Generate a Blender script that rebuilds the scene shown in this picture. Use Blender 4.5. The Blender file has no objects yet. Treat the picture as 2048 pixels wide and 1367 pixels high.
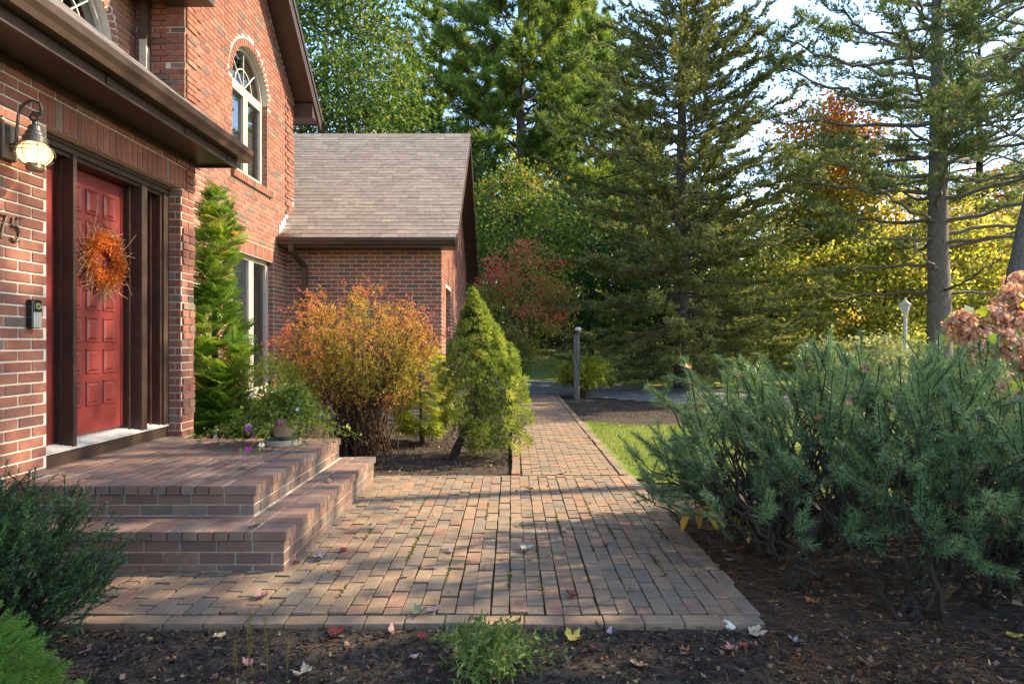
import bpy, bmesh, math, random
import numpy as np
from mathutils import Vector, Matrix
rng = np.random.default_rng(11)
random.seed(11)
scene = bpy.context.scene
col = scene.collection
PI = math.pi

# ------------------------------------------------------------------ camera, sky, sun, exposure
cam_d = bpy.data.cameras.new('camera')
cam = bpy.data.objects.new('camera', cam_d)
col.objects.link(cam)
cam.location = (0, 0, 1.35)
cam.rotation_euler = (PI / 2, 0, 0)
cam_d.sensor_width = 36.0
cam_d.lens = 21.97
cam_d.clip_start = 0.05
cam_d.clip_end = 3000
scene.camera = cam

SUN_EL, SUN_AZ = math.radians(36), math.radians(11)      # azimuth measured from +X towards +Y
sun_vec = Vector((math.cos(SUN_EL) * math.cos(SUN_AZ), math.cos(SUN_EL) * math.sin(SUN_AZ), math.sin(SUN_EL)))
world = bpy.data.worlds.new('World')
scene.world = world
world.use_nodes = True
wn = world.node_tree
bg = wn.nodes['Background']
sky = wn.nodes.new('ShaderNodeTexSky')
sky.sky_type = 'NISHITA'
sky.sun_disc = False
sky.sun_elevation = SUN_EL
sky.sun_rotation = math.radians(90) - SUN_AZ
sky.air_density = 1.0
sky.dust_density = 0.6
sky.ozone_density = 1.6
wn.links.new(sky.outputs[0], bg.inputs[0])
bg.inputs[1].default_value = 0.15
sun_d = bpy.data.lights.new('sun', 'SUN')
sun_d.energy = 4.0
sun_d.angle = math.radians(0.53)
sun_d.color = (1.0, 0.84, 0.58)
sun = bpy.data.objects.new('sun', sun_d)
col.objects.link(sun)
sun.location = sun_vec * 60
sun.rotation_euler = sun_vec.to_track_quat('Z', 'Y').to_euler()
scene.view_settings.view_transform = 'Standard'
scene.view_settings.look = 'None'
scene.view_settings.exposure = 1.9
scene.view_settings.gamma = 1.0
scene.view_settings.use_curve_mapping = False
scene.cycles.use_denoising = True
scene.cycles.max_bounces = 7
scene.cycles.diffuse_bounces = 4
scene.cycles.transparent_max_bounces = 12

# ------------------------------------------------------------------ node material helpers
def new_mat(name):
    m = bpy.data.materials.new(name)
    m.use_nodes = True
    nt = m.node_tree
    for n in list(nt.nodes):
        nt.nodes.remove(n)
    out = nt.nodes.new('ShaderNodeOutputMaterial')
    return m, nt, out

def ramp(nt, stops, interp='LINEAR'):
    r = nt.nodes.new('ShaderNodeValToRGB')
    r.color_ramp.interpolation = interp
    e = r.color_ramp.elements
    while len(e) < len(stops):
        e.new(0.5)
    for i, (p, c) in enumerate(stops):
        e[i].position = p
        e[i].color = (c[0], c[1], c[2], 1)
    return r

def position(nt, scale=(1, 1, 1)):
    g = nt.nodes.new('ShaderNodeNewGeometry')
    mp = nt.nodes.new('ShaderNodeMapping')
    mp.inputs['Scale'].default_value = scale
    nt.links.new(g.outputs['Position'], mp.inputs[0])
    return mp.outputs[0]

def noise(nt, vec, scale, detail=4, rough=0.55):
    n = nt.nodes.new('ShaderNodeTexNoise')
    n.inputs['Scale'].default_value = scale
    n.inputs['Detail'].default_value = detail
    n.inputs['Roughness'].default_value = rough
    nt.links.new(vec, n.inputs['Vector'])
    return n.outputs[0]

def mixc(nt, fac, a, b, mode='MIX'):
    m = nt.nodes.new('ShaderNodeMix')
    m.data_type = 'RGBA'
    m.blend_type = mode
    for sock, v in ((m.inputs[0], fac), (m.inputs[6], a), (m.inputs[7], b)):
        if hasattr(v, 'is_linked'):
            nt.links.new(v, sock)
        elif isinstance(v, (int, float)):
            sock.default_value = v
        else:
            sock.default_value = (v[0], v[1], v[2], 1)
    return m.outputs[2]

def bump(nt, h, strength=0.4, dist=0.01):
    b = nt.nodes.new('ShaderNodeBump')
    b.inputs['Strength'].default_value = strength
    b.inputs['Distance'].default_value = dist
    nt.links.new(h, b.inputs['Height'])
    return b.outputs[0]

def principled(nt, out, color, rough=0.8, spec=0.3, normal=None, metal=0.0):
    p = nt.nodes.new('ShaderNodeBsdfPrincipled')
    if hasattr(color, 'is_linked'):
        nt.links.new(color, p.inputs['Base Color'])
    else:
        p.inputs['Base Color'].default_value = (color[0], color[1], color[2], 1)
    if hasattr(rough, 'is_linked'):
        nt.links.new(rough, p.inputs['Roughness'])
    else:
        p.inputs['Roughness'].default_value = rough
    p.inputs['Specular IOR Level'].default_value = spec
    p.inputs['Metallic'].default_value = metal
    if normal is not None:
        nt.links.new(normal, p.inputs['Normal'])
    nt.links.new(p.outputs[0], out.inputs[0])
    return p

def piece_random(nt):
    """a random number for each brick, whether it is an object of its own or an island of a joined mesh"""
    oi = nt.nodes.new('ShaderNodeObjectInfo')
    g = nt.nodes.new('ShaderNodeNewGeometry')
    a = nt.nodes.new('ShaderNodeMath'); a.operation = 'ADD'
    nt.links.new(oi.outputs['Random'], a.inputs[0])
    nt.links.new(g.outputs['Random Per Island'], a.inputs[1])
    f = nt.nodes.new('ShaderNodeMath'); f.operation = 'FRACT'
    nt.links.new(a.outputs[0], f.inputs[0])
    return f.outputs[0]

def brick_mat(name, stops, rough=0.9, grain=0.25, speck=None, stain=None):
    m, nt, out = new_mat(name)
    r = ramp(nt, stops, 'CONSTANT')
    nt.links.new(piece_random(nt), r.inputs[0])
    pos = position(nt)
    n1 = noise(nt, pos, 60, 5, 0.65)
    n2 = noise(nt, pos, 9, 3)
    c = mixc(nt, grain, r.outputs[0], ramp_of(nt, n1, (0.25, (0.02, 0.015, 0.012)), (0.75, (0.75, 0.6, 0.5))), 'OVERLAY')
    c = mixc(nt, 0.22, c, ramp_of(nt, n2, (0.3, (0.1, 0.09, 0.08)), (0.7, (0.8, 0.75, 0.7))), 'OVERLAY')
    if speck:
        n3 = noise(nt, pos, 140, 2)
        c = mixc(nt, ramp_of(nt, n3, (0.66, (0, 0, 0)), (0.72, (1, 1, 1))), c, speck)
    if stain:
        n4 = noise(nt, pos, stain[1], 5, 0.7)
        c = mixc(nt, ramp_of(nt, n4, (stain[2], (0, 0, 0)), (stain[3], (1, 1, 1))), c, stain[0])
    principled(nt, out, c, rough, 0.25, bump(nt, n1, 0.5, 0.004))
    return m

def ramp_of(nt, val, *stops):
    r = ramp(nt, list(stops))
    nt.links.new(val, r.inputs[0])
    return r.outputs[0]

def plain_mat(name, color, rough=0.6, spec=0.4, var=0.15, scale=12, metal=0.0, bumpy=0.15, streak=None):
    m, nt, out = new_mat(name)
    pos = position(nt, streak or (1, 1, 1))
    n = noise(nt, pos, scale, 5, 0.6)
    lo = tuple(c * (1 - var) for c in color)
    hi = tuple(min(1, c * (1 + var)) for c in color)
    c = ramp_of(nt, n, (0.3, lo), (0.7, hi))
    principled(nt, out, c, rough, spec, bump(nt, n, bumpy, 0.004), metal)
    return m

GAIN = dict(dwarf_spruce=1.35, arborvitae=1.6, golden_arborvitae=1.25, barberry=1.35, boxwood=1.35, gold_leaf=1.3, burning_bush=1.5, broadleaf=0.88, spruce=2.1, red_maple=0.95, sparse_pine=1.35, white_pine=1.0, fern_shrub=1.3, yew=1.25, pine_shrub=1.4)
def leaf_mat(name, stops, trans=0.35, rough=0.55, spec=0.25, noise_scale=0.0):
    """foliage: the colour comes from each leaf's own 'tint', light passes through the blade"""
    m, nt, out = new_mat(name)
    a = nt.nodes.new('ShaderNodeAttribute')
    a.attribute_name = 'tint'
    k = GAIN.get(name, 1.0)
    r = ramp(nt, [(q, tuple(min(0.75, x * k) for x in cc)) for q, cc in stops])
    nt.links.new(a.outputs['Fac'], r.inputs[0])
    c = r.outputs[0]
    p = nt.nodes.new('ShaderNodeBsdfPrincipled')
    p.inputs['Roughness'].default_value = rough
    p.inputs['Specular IOR Level'].default_value = spec
    nt.links.new(c, p.inputs['Base Color'])
    t = nt.nodes.new('ShaderNodeBsdfTranslucent')
    c2 = mixc(nt, 1.0, c, (1.0, 0.95, 0.55), 'MULTIPLY')
    sc = nt.nodes.new('ShaderNodeVectorMath'); sc.operation = 'SCALE'; sc.inputs[3].default_value = 1.6
    nt.links.new(c2, sc.inputs[0])
    nt.links.new(sc.outputs[0], t.inputs[0])
    mx = nt.nodes.new('ShaderNodeMixShader')
    mx.inputs[0].default_value = trans
    nt.links.new(p.outputs[0], mx.inputs[1])
    nt.links.new(t.outputs[0], mx.inputs[2])
    nt.links.new(mx.outputs[0], out.inputs[0])
    return m

def bark_mat(name, c1, c2, scale=(6, 6, 1.2), nscale=6):
    m, nt, out = new_mat(name)
    pos = position(nt, scale)
    n = noise(nt, pos, nscale, 6, 0.7)
    c = ramp_of(nt, n, (0.3, c1), (0.72, c2))
    principled(nt, out, c, 0.95, 0.15, bump(nt, n, 0.9, 0.03))
    return m

# ------------------------------------------------------------------ materials
M = {}
M['wall_brick'] = brick_mat('wall_brick', [(0, (0.241, 0.101, 0.069)), (0.16, (0.258, 0.112, 0.076)), (0.34, (0.219, 0.089, 0.062)), (0.48, (0.249, 0.109, 0.076)), (0.62, (0.206, 0.088, 0.065)), (0.74, (0.271, 0.125, 0.089)), (0.87, (0.163, 0.079, 0.062)), (0.92, (0.129, 0.099, 0.082)), (0.97, (0.198, 0.138, 0.107))], speck=(0.06, 0.035, 0.03))
M['mortar'] = plain_mat('mortar', (0.52, 0.46, 0.38), 0.95, 0.1, 0.15, 40, bumpy=0.5)
M['step_mortar'] = plain_mat('step_mortar', (0.44, 0.38, 0.30), 0.95, 0.1, 0.3, 25, bumpy=0.5)
M['step_brick'] = brick_mat('step_brick', [(0, (0.19, 0.122, 0.096)), (0.2, (0.212, 0.138, 0.108)), (0.4, (0.161, 0.103, 0.084)), (0.58, (0.234, 0.154, 0.12)), (0.72, (0.159, 0.125, 0.108)), (0.86, (0.211, 0.163, 0.134)), (0.94, (0.23, 0.133, 0.105))],
    speck=(0.10, 0.06, 0.05), stain=((0.14, 0.11, 0.085), 2.6, 0.54, 0.88))
M['paver'] = brick_mat('paver', [(0, (0.247, 0.174, 0.114)), (0.13, (0.217, 0.17, 0.122)), (0.26, (0.263, 0.178, 0.117)), (0.38, (0.193, 0.158, 0.119)), (0.5, (0.253, 0.19, 0.129)), (0.64, (0.267, 0.162, 0.11)), (0.71, (0.23, 0.173, 0.12)), (0.83, (0.183, 0.15, 0.116)), (0.9, (0.287, 0.192, 0.125)), (0.96, (0.246, 0.18, 0.129))], grain=0.28, speck=(0.06, 0.05, 0.045), stain=((0.115, 0.10, 0.08), 2.1, 0.52, 0.86))
M['shingle'] = brick_mat('shingle', [(0, (0.215, 0.187, 0.165)), (0.18, (0.24, 0.209, 0.182)), (0.36, (0.202, 0.173, 0.153)), (0.52, (0.257, 0.226, 0.197)), (0.68, (0.21, 0.178, 0.159)), (0.82, (0.233, 0.204, 0.181)), (0.92, (0.199, 0.172, 0.154))], grain=0.3)
M['dark_shingle'] = brick_mat('dark_shingle', [(0, (0.11, 0.10, 0.10)), (0.3, (0.15, 0.14, 0.135)), (0.6, (0.09, 0.085, 0.085)), (0.8, (0.18, 0.165, 0.155))], grain=0.45)
M['brown_paint'] = plain_mat('brown_paint', (0.046, 0.027, 0.019), 0.42, 0.45, 0.25, 7, bumpy=0.08)
M['brown_metal'] = plain_mat('brown_metal', (0.052, 0.031, 0.022), 0.35, 0.5, 0.2, 9, bumpy=0.05)
M['dark_brown'] = plain_mat('dark_brown', (0.045, 0.022, 0.016), 0.4, 0.4, 0.25, 9, bumpy=0.08)
M['door_red'] = plain_mat('door_red', (0.165, 0.026, 0.021), 0.38, 0.5, 0.12, 5, bumpy=0.05)
M['taupe'] = plain_mat('taupe', (0.36, 0.31, 0.26), 0.5, 0.4, 0.1, 10, bumpy=0.05)
M['muntin'] = plain_mat('muntin', (0.50, 0.47, 0.40), 0.5, 0.4, 0.05, 10, bumpy=0.02)
M['blind'] = plain_mat('blind', (0.55, 0.53, 0.50), 0.6, 0.3, 0.06, 4, bumpy=0.0)
M['interior'] = plain_mat('interior', (0.05, 0.045, 0.04), 0.9, 0.1, 0.1, 3, bumpy=0.0)
M['flashing'] = plain_mat('flashing', (0.75, 0.78, 0.82), 0.3, 0.5, 0.08, 20, metal=0.6, bumpy=0.1)
M['threshold'] = plain_mat('threshold', (0.52, 0.50, 0.47), 0.4, 0.5, 0.12, 20, metal=0.3, bumpy=0.1)
M['iron'] = plain_mat('iron', (0.055, 0.050, 0.045), 0.45, 0.5, 0.25, 30, metal=0.5, bumpy=0.1)
M['bronze'] = plain_mat('bronze', (0.17, 0.12, 0.07), 0.4, 0.5, 0.25, 30, metal=0.7, bumpy=0.1)
M['black_gloss'] = plain_mat('black_gloss', (0.012, 0.012, 0.012), 0.2, 0.5, 0.1, 10, bumpy=0.0)
M['satin_nickel'] = plain_mat('satin_nickel', (0.42, 0.41, 0.39), 0.4, 0.5, 0.06, 10, metal=0.6, bumpy=0.0)
M['emblem'] = plain_mat('emblem', (0.30, 0.36, 0.10), 0.4, 0.4, 0.1, 10, bumpy=0.0)
M['terracotta'] = plain_mat('terracotta', (0.42, 0.27, 0.18), 0.9, 0.15, 0.2, 14)
M['concrete'] = plain_mat('concrete', (0.40, 0.35, 0.28), 0.95, 0.1, 0.25, 18, bumpy=0.4)
M['dark_stone'] = plain_mat('dark_stone', (0.06, 0.06, 0.062), 0.8, 0.2, 0.25, 18, bumpy=0.4)
M['granite'] = plain_mat('granite', (0.11, 0.105, 0.095), 0.9, 0.2, 0.5, 60, bumpy=0.6)
M['cream_paint'] = plain_mat('cream_paint', (0.55, 0.50, 0.40), 0.6, 0.3, 0.1, 12)
M['fence_wood'] = plain_mat('fence_wood', (0.055, 0.038, 0.028), 0.9, 0.1, 0.3, 12)
M['quartz'] = plain_mat('quartz', (0.62, 0.55, 0.45), 0.7, 0.3, 0.2, 40, bumpy=0.5)
M['fixture_white'] = plain_mat('fixture_white', (0.50, 0.47, 0.42), 0.4, 0.4, 0.05, 12)
M['bark_pine'] = bark_mat('bark_pine', (0.035, 0.027, 0.023), (0.15, 0.125, 0.105))
M['bark_grey'] = bark_mat('bark_grey', (0.06, 0.05, 0.042), (0.24, 0.205, 0.17))
M['bark_dark'] = bark_mat('bark_dark', (0.018, 0.014, 0.011), (0.085, 0.066, 0.05), (12, 12, 6), 6)
M['twig_brown'] = bark_mat('twig_brown', (0.045, 0.026, 0.016), (0.15, 0.085, 0.05), (20, 20, 20), 4)
M['twig_pale'] = bark_mat('twig_pale', (0.10, 0.08, 0.06), (0.33, 0.27, 0.20), (20, 20, 20), 4)
M['lichen'] = plain_mat('lichen', (0.12, 0.14, 0.09), 0.95, 0.1, 0.25, 60)

def bed_mat(name, base, moss, m0, m1, scale):
    m, nt, out = new_mat(name)
    pos = position(nt)
    a = noise(nt, pos, scale, 5, 0.7)
    b = noise(nt, pos, 90, 4, 0.7)
    c = mixc(nt, ramp_of(nt, a, (m0, (0, 0, 0)), (m1, (1, 1, 1))), base, moss)
    c = mixc(nt, 0.6, c, ramp_of(nt, b, (0.25, (0.05, 0.05, 0.05)), (0.75, (0.85, 0.85, 0.85))), 'OVERLAY')
    principled(nt, out, c, 0.95, 0.1, bump(nt, b, 0.8, 0.01))
    return m
M['mossy_sand'] = bed_mat('mossy_sand', (0.028, 0.022, 0.016), (0.065, 0.075, 0.014), 0.42, 0.58, 3.2)
M['moss'] = bed_mat('moss', (0.05, 0.065, 0.012), (0.085, 0.095, 0.02), 0.4, 0.6, 20)
M['mulch'] = bed_mat('mulch', (0.048, 0.037, 0.029), (0.088, 0.068, 0.052), 0.42, 0.66, 11)
M['woodland'] = bed_mat('woodland', (0.075, 0.055, 0.025), (0.10, 0.10, 0.03), 0.4, 0.65, 1.4)
M['lawn'] = bed_mat('lawn', (0.12, 0.17, 0.03), (0.20, 0.22, 0.06), 0.4, 0.65, 3.0)
M['asphalt'] = bed_mat('asphalt', (0.15, 0.145, 0.14), (0.20, 0.19, 0.18), 0.4, 0.65, 2.0)
M['chip'] = leaf_mat('chip', [(0, (0.028, 0.021, 0.016)), (0.5, (0.066, 0.050, 0.039)), (0.8, (0.13, 0.100, 0.076)), (1, (0.26, 0.21, 0.17))], 0.0, 0.9, 0.1)
M['straw'] = leaf_mat('straw', [(0, (0.05, 0.024, 0.012)), (0.5, (0.13, 0.058, 0.024)), (1, (0.27, 0.135, 0.05))], 0.1, 0.8, 0.15)

# foliage
G = leaf_mat
M['litter'] = G('litter', [(0, (0.10, 0.05, 0.025)), (0.35, (0.20, 0.12, 0.06)), (0.6, (0.26, 0.16, 0.11)), (0.8, (0.22, 0.06, 0.04)), (1, (0.34, 0.25, 0.09))], 0.2)
M['pine_shrub'] = G('pine_shrub', [(0, (0.13, 0.085, 0.035)), (0.10, (0.042, 0.075, 0.032)), (0.5, (0.090, 0.155, 0.066)), (0.85, (0.155, 0.23, 0.10)), (1, (0.22, 0.25, 0.09))], 0.25, 0.4, 0.45)
M['white_pine'] = G('white_pine', [(0, (0.045, 0.085, 0.022)), (0.5, (0.105, 0.17, 0.035)), (0.9, (0.19, 0.24, 0.045)), (1, (0.28, 0.19, 0.05))], 0.45)
M['sparse_pine'] = G('sparse_pine', [(0, (0.035, 0.062, 0.028)), (0.5, (0.085, 0.12, 0.042)), (0.9, (0.15, 0.17, 0.06)), (1, (0.26, 0.15, 0.06))], 0.35)
M['spruce'] = G('spruce', [(0, (0.035, 0.045, 0.016)), (0.5, (0.085, 0.092, 0.030)), (0.85, (0.15, 0.14, 0.045)), (1, (0.22, 0.16, 0.06))], 0.35)
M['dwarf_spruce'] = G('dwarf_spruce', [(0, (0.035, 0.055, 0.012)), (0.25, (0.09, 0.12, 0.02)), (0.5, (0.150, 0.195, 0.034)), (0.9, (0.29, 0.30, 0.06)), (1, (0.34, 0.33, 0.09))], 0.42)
M['arborvitae'] = G('arborvitae', [(0, (0.04, 0.085, 0.014)), (0.5, (0.10, 0.175, 0.022)), (0.84, (0.19, 0.25, 0.035)), (0.93, (0.30, 0.22, 0.06)), (1, (0.33, 0.14, 0.05))], 0.35)
M['golden_arborvitae'] = G('golden_arborvitae', [(0, (0.07, 0.11, 0.015)), (0.5, (0.19, 0.23, 0.025)), (0.9, (0.34, 0.33, 0.04)), (1, (0.40, 0.24, 0.06))], 0.35)
M['near_arborvitae'] = G('near_arborvitae', [(0, (0.06, 0.13, 0.025)), (0.5, (0.15, 0.27, 0.045)), (1, (0.26, 0.38, 0.08))], 0.3)
M['yew'] = G('yew', [(0, (0.010, 0.030, 0.010)), (0.5, (0.025, 0.068, 0.018)), (0.9, (0.06, 0.13, 0.025)), (1, (0.12, 0.20, 0.035))], 0.18, 0.35, 0.5)
M['barberry'] = G('barberry', [(0, (0.14, 0.15, 0.025)), (0.3, (0.24, 0.22, 0.035)), (0.5, (0.33, 0.21, 0.04)), (0.7, (0.36, 0.13, 0.04)), (0.88, (0.32, 0.08, 0.05)), (1, (0.38, 0.11, 0.10))], 0.4)
M['burning_bush'] = G('burning_bush', [(0, (0.08, 0.11, 0.02)), (0.4, (0.17, 0.16, 0.035)), (0.65, (0.30, 0.10, 0.055)), (1, (0.50, 0.07, 0.085))], 0.4)
M['broadleaf'] = G('broadleaf', [(0, (0.028, 0.060, 0.015)), (0.5, (0.065, 0.125, 0.022)), (0.8, (0.13, 0.19, 0.03)), (0.93, (0.28, 0.26, 0.05)), (1, (0.42, 0.20, 0.04))], 0.4)
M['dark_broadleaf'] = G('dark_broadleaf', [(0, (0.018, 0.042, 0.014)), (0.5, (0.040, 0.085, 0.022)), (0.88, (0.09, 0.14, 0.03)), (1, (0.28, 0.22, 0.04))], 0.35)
M['red_maple'] = G('red_maple', [(0, (0.09, 0.14, 0.02)), (0.25, (0.24, 0.24, 0.03)), (0.5, (0.42, 0.28, 0.03)), (0.72, (0.46, 0.15, 0.03)), (0.88, (0.42, 0.06, 0.035)), (1, (0.42, 0.045, 0.07))], 0.42)
M['gold_leaf'] = G('gold_leaf', [(0, (0.08, 0.13, 0.02)), (0.35, (0.20, 0.22, 0.045)), (0.65, (0.36, 0.32, 0.075)), (0.9, (0.46, 0.27, 0.06)), (1, (0.48, 0.17, 0.05))], 0.55)
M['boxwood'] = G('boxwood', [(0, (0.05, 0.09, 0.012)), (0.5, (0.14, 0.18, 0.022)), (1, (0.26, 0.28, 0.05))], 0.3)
M['petunia_leaf'] = G('petunia_leaf', [(0, (0.07, 0.12, 0.02)), (0.5, (0.17, 0.22, 0.035)), (1, (0.33, 0.33, 0.08))], 0.4)
M['petal_white'] = G('petal_white', [(0, (0.70, 0.68, 0.72)), (1, (0.82, 0.80, 0.82))], 0.3)
M['petal_purple'] = G('petal_purple', [(0, (0.30, 0.03, 0.22)), (1, (0.45, 0.06, 0.34))], 0.3)
M['hydrangea_flower'] = G('hydrangea_flower', [(0, (0.42, 0.20, 0.15)), (0.5, (0.62, 0.36, 0.27)), (1, (0.72, 0.55, 0.40))], 0.35)
M['hydrangea_leaf'] = G('hydrangea_leaf', [(0, (0.05, 0.10, 0.012)), (0.6, (0.14, 0.20, 0.02)), (1, (0.42, 0.33, 0.03))], 0.4)
M['phlox'] = G('phlox', [(0, (0.05, 0.085, 0.02)), (0.5, (0.11, 0.165, 0.04)), (0.9, (0.20, 0.25, 0.075)), (1, (0.26, 0.12, 0.10))], 0.3)
M['weed_stalk'] = G('weed_stalk', [(0, (0.13, 0.085, 0.02)), (1, (0.26, 0.17, 0.05))], 0.2)
M['amber_leaf'] = G('amber_leaf', [(0, (0.36, 0.17, 0.02)), (0.6, (0.50, 0.28, 0.03)), (1, (0.38, 0.36, 0.06))], 0.45)
M['fern_shrub'] = G('fern_shrub', [(0, (0.07, 0.10, 0.012)), (0.5, (0.17, 0.20, 0.02)), (1, (0.34, 0.32, 0.05))], 0.4)
M['grass'] = G('grass', [(0, (0.09, 0.14, 0.022)), (0.5, (0.18, 0.235, 0.04)), (1, (0.36, 0.34, 0.11))], 0.3)
M['pale_shrub'] = G('pale_shrub', [(0, (0.18, 0.22, 0.08)), (0.5, (0.42, 0.42, 0.20)), (1, (0.70, 0.68, 0.42))], 0.4)
M['wreath_leaf'] = G('wreath_leaf', [(0, (0.34, 0.065, 0.014)), (0.5, (0.50, 0.125, 0.018)), (1, (0.60, 0.22, 0.035))], 0.3)
M['straw_twig'] = plain_mat('straw_twig', (0.40, 0.25, 0.12), 0.8, 0.2, 0.2, 20)

def fallen_mat(name, c):
    m, nt, out = new_mat(name)
    pos = position(nt)
    n = noise(nt, pos, 45, 4, 0.7)
    cc = ramp_of(nt, n, (0.3, tuple(x * 0.7 for x in c)), (0.7, c))
    p = principled(nt, out, cc, 0.6, 0.3)
    return m
for k, c in dict(mauve=(0.30, 0.20, 0.21), lilac=(0.34, 0.27, 0.30), pink=(0.32, 0.16, 0.16), red=(0.24, 0.03, 0.025), dark_red=(0.17, 0.025, 0.025),
                 tan=(0.30, 0.19, 0.11), cream=(0.42, 0.34, 0.22), yellow=(0.42, 0.33, 0.06), orange=(0.36, 0.14, 0.04), green=(0.17, 0.20, 0.11),
                 pale_green=(0.32, 0.33, 0.27), brown=(0.20, 0.10, 0.05), leaf_green=(0.20, 0.30, 0.06)).items():
    M['fallen_' + k] = fallen_mat('fallen_' + k, c)

def glass_mat():
    m, nt, out = new_mat('window_glass')
    lw = nt.nodes.new('ShaderNodeFresnel'); lw.inputs[0].default_value = 1.9
    tr = nt.nodes.new('ShaderNodeBsdfTransparent'); tr.inputs[0].default_value = (0.62, 0.66, 0.66, 1)
    gl = nt.nodes.new('ShaderNodeBsdfGlossy'); gl.inputs['Roughness'].default_value = 0.015
    mx = nt.nodes.new('ShaderNodeMixShader')
    ad = nt.nodes.new('ShaderNodeMath'); ad.operation = 'ADD'; ad.inputs[1].default_value = 0.12
    nt.links.new(lw.outputs[0], ad.inputs[0])
    nt.links.new(ad.outputs[0], mx.inputs[0])
    nt.links.new(tr.outputs[0], mx.inputs[1]); nt.links.new(gl.outputs[0], mx.inputs[2])
    nt.links.new(mx.outputs[0], out.inputs[0])
    return m
M['glass'] = glass_mat()

def emit_mat(name, color, strength):
    m, nt, out = new_mat(name)
    e = nt.nodes.new('ShaderNodeEmission')
    e.inputs[0].default_value = (*color, 1); e.inputs[1].default_value = strength
    nt.links.new(e.outputs[0], out.inputs[0])
    return m
M['lamp_lit'] = emit_mat('lamp_lit', (1.0, 0.66, 0.30), 2.2)
def lampglass_mat():
    m, nt, out = new_mat('lamp_glass')
    tr = nt.nodes.new('ShaderNodeBsdfTransparent'); tr.inputs[0].default_value = (1.0, 0.92, 0.78, 1)
    p = nt.nodes.new('ShaderNodeBsdfTranslucent'); p.inputs[0].default_value = (0.95, 0.85, 0.65, 1)
    g2 = nt.nodes.new('ShaderNodeBsdfGlossy'); g2.inputs['Roughness'].default_value = 0.08
    mx = nt.nodes.new('ShaderNodeMixShader'); mx.inputs[0].default_value = 0.5
    mx2 = nt.nodes.new('ShaderNodeMixShader'); mx2.inputs[0].default_value = 0.12
    nt.links.new(tr.outputs[0], mx.inputs[1]); nt.links.new(p.outputs[0], mx.inputs[2])
    nt.links.new(mx.outputs[0], mx2.inputs[1]); nt.links.new(g2.outputs[0], mx2.inputs[2])
    nt.links.new(mx2.outputs[0], out.inputs[0])
    return m
M['lamp_glass'] = lampglass_mat()

# ------------------------------------------------------------------ object helpers
def tag(o, label=None, cat=None, group=None, kind=None):
    if label: o['label'] = label
    if cat: o['category'] = cat
    if group: o['group'] = group
    if kind: o['kind'] = kind
    return o

def empty(name, loc=(0, 0, 0), label=None, cat=None, group=None):
    o = bpy.data.objects.new(name, None)
    o.empty_display_size = 0.1
    o.location = loc
    col.objects.link(o)
    tag(o, label, cat, group)
    return o

def link(name, me, mat=None, parent=None, loc=None):
    o = bpy.data.objects.new(name, me)
    if mat is not None and not me.materials:
        me.materials.append(mat)
    col.objects.link(o)
    if parent is not None:
        o.parent = parent
        o.matrix_parent_inverse = PINV(parent)
    if loc is not None:
        o.location = loc
    return o

def world_loc(p):
    v = Vector((0, 0, 0))
    while p is not None:
        v += p.location
        p = p.parent
    return v

def PINV(parent):
    # parents are empties or meshes that are only moved (no rotation or scale): the children keep world coordinates
    return Matrix.Translation(-parent_world(parent))

PW = {}
def parent_world(p):
    if p.name not in PW:
        PW[p.name] = p.location.copy() if p.parent is None else (parent_world(p.parent) + (p.matrix_parent_inverse.to_translation() + p.location))
    return PW[p.name]

def norm(a):
    return a / np.maximum(np.linalg.norm(a, axis=-1, keepdims=True), 1e-9)

def frames(D, roll=None):
    D = norm(np.asarray(D, float))
    ref = np.tile(np.array([0, 0, 1.0]), (len(D), 1))
    ref[np.abs(D[:, 2]) > 0.95] = (1, 0, 0)
    X = norm(np.cross(ref, D)); Y = np.cross(D, X)
    if roll is None:
        roll = rng.uniform(0, 2 * PI, len(D))
    c, s = np.cos(roll)[:, None], np.sin(roll)[:, None]
    X2 = X * c + Y * s
    Y2 = -X * s + Y * c
    return np.stack([X2, Y2, D], axis=2)

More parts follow.
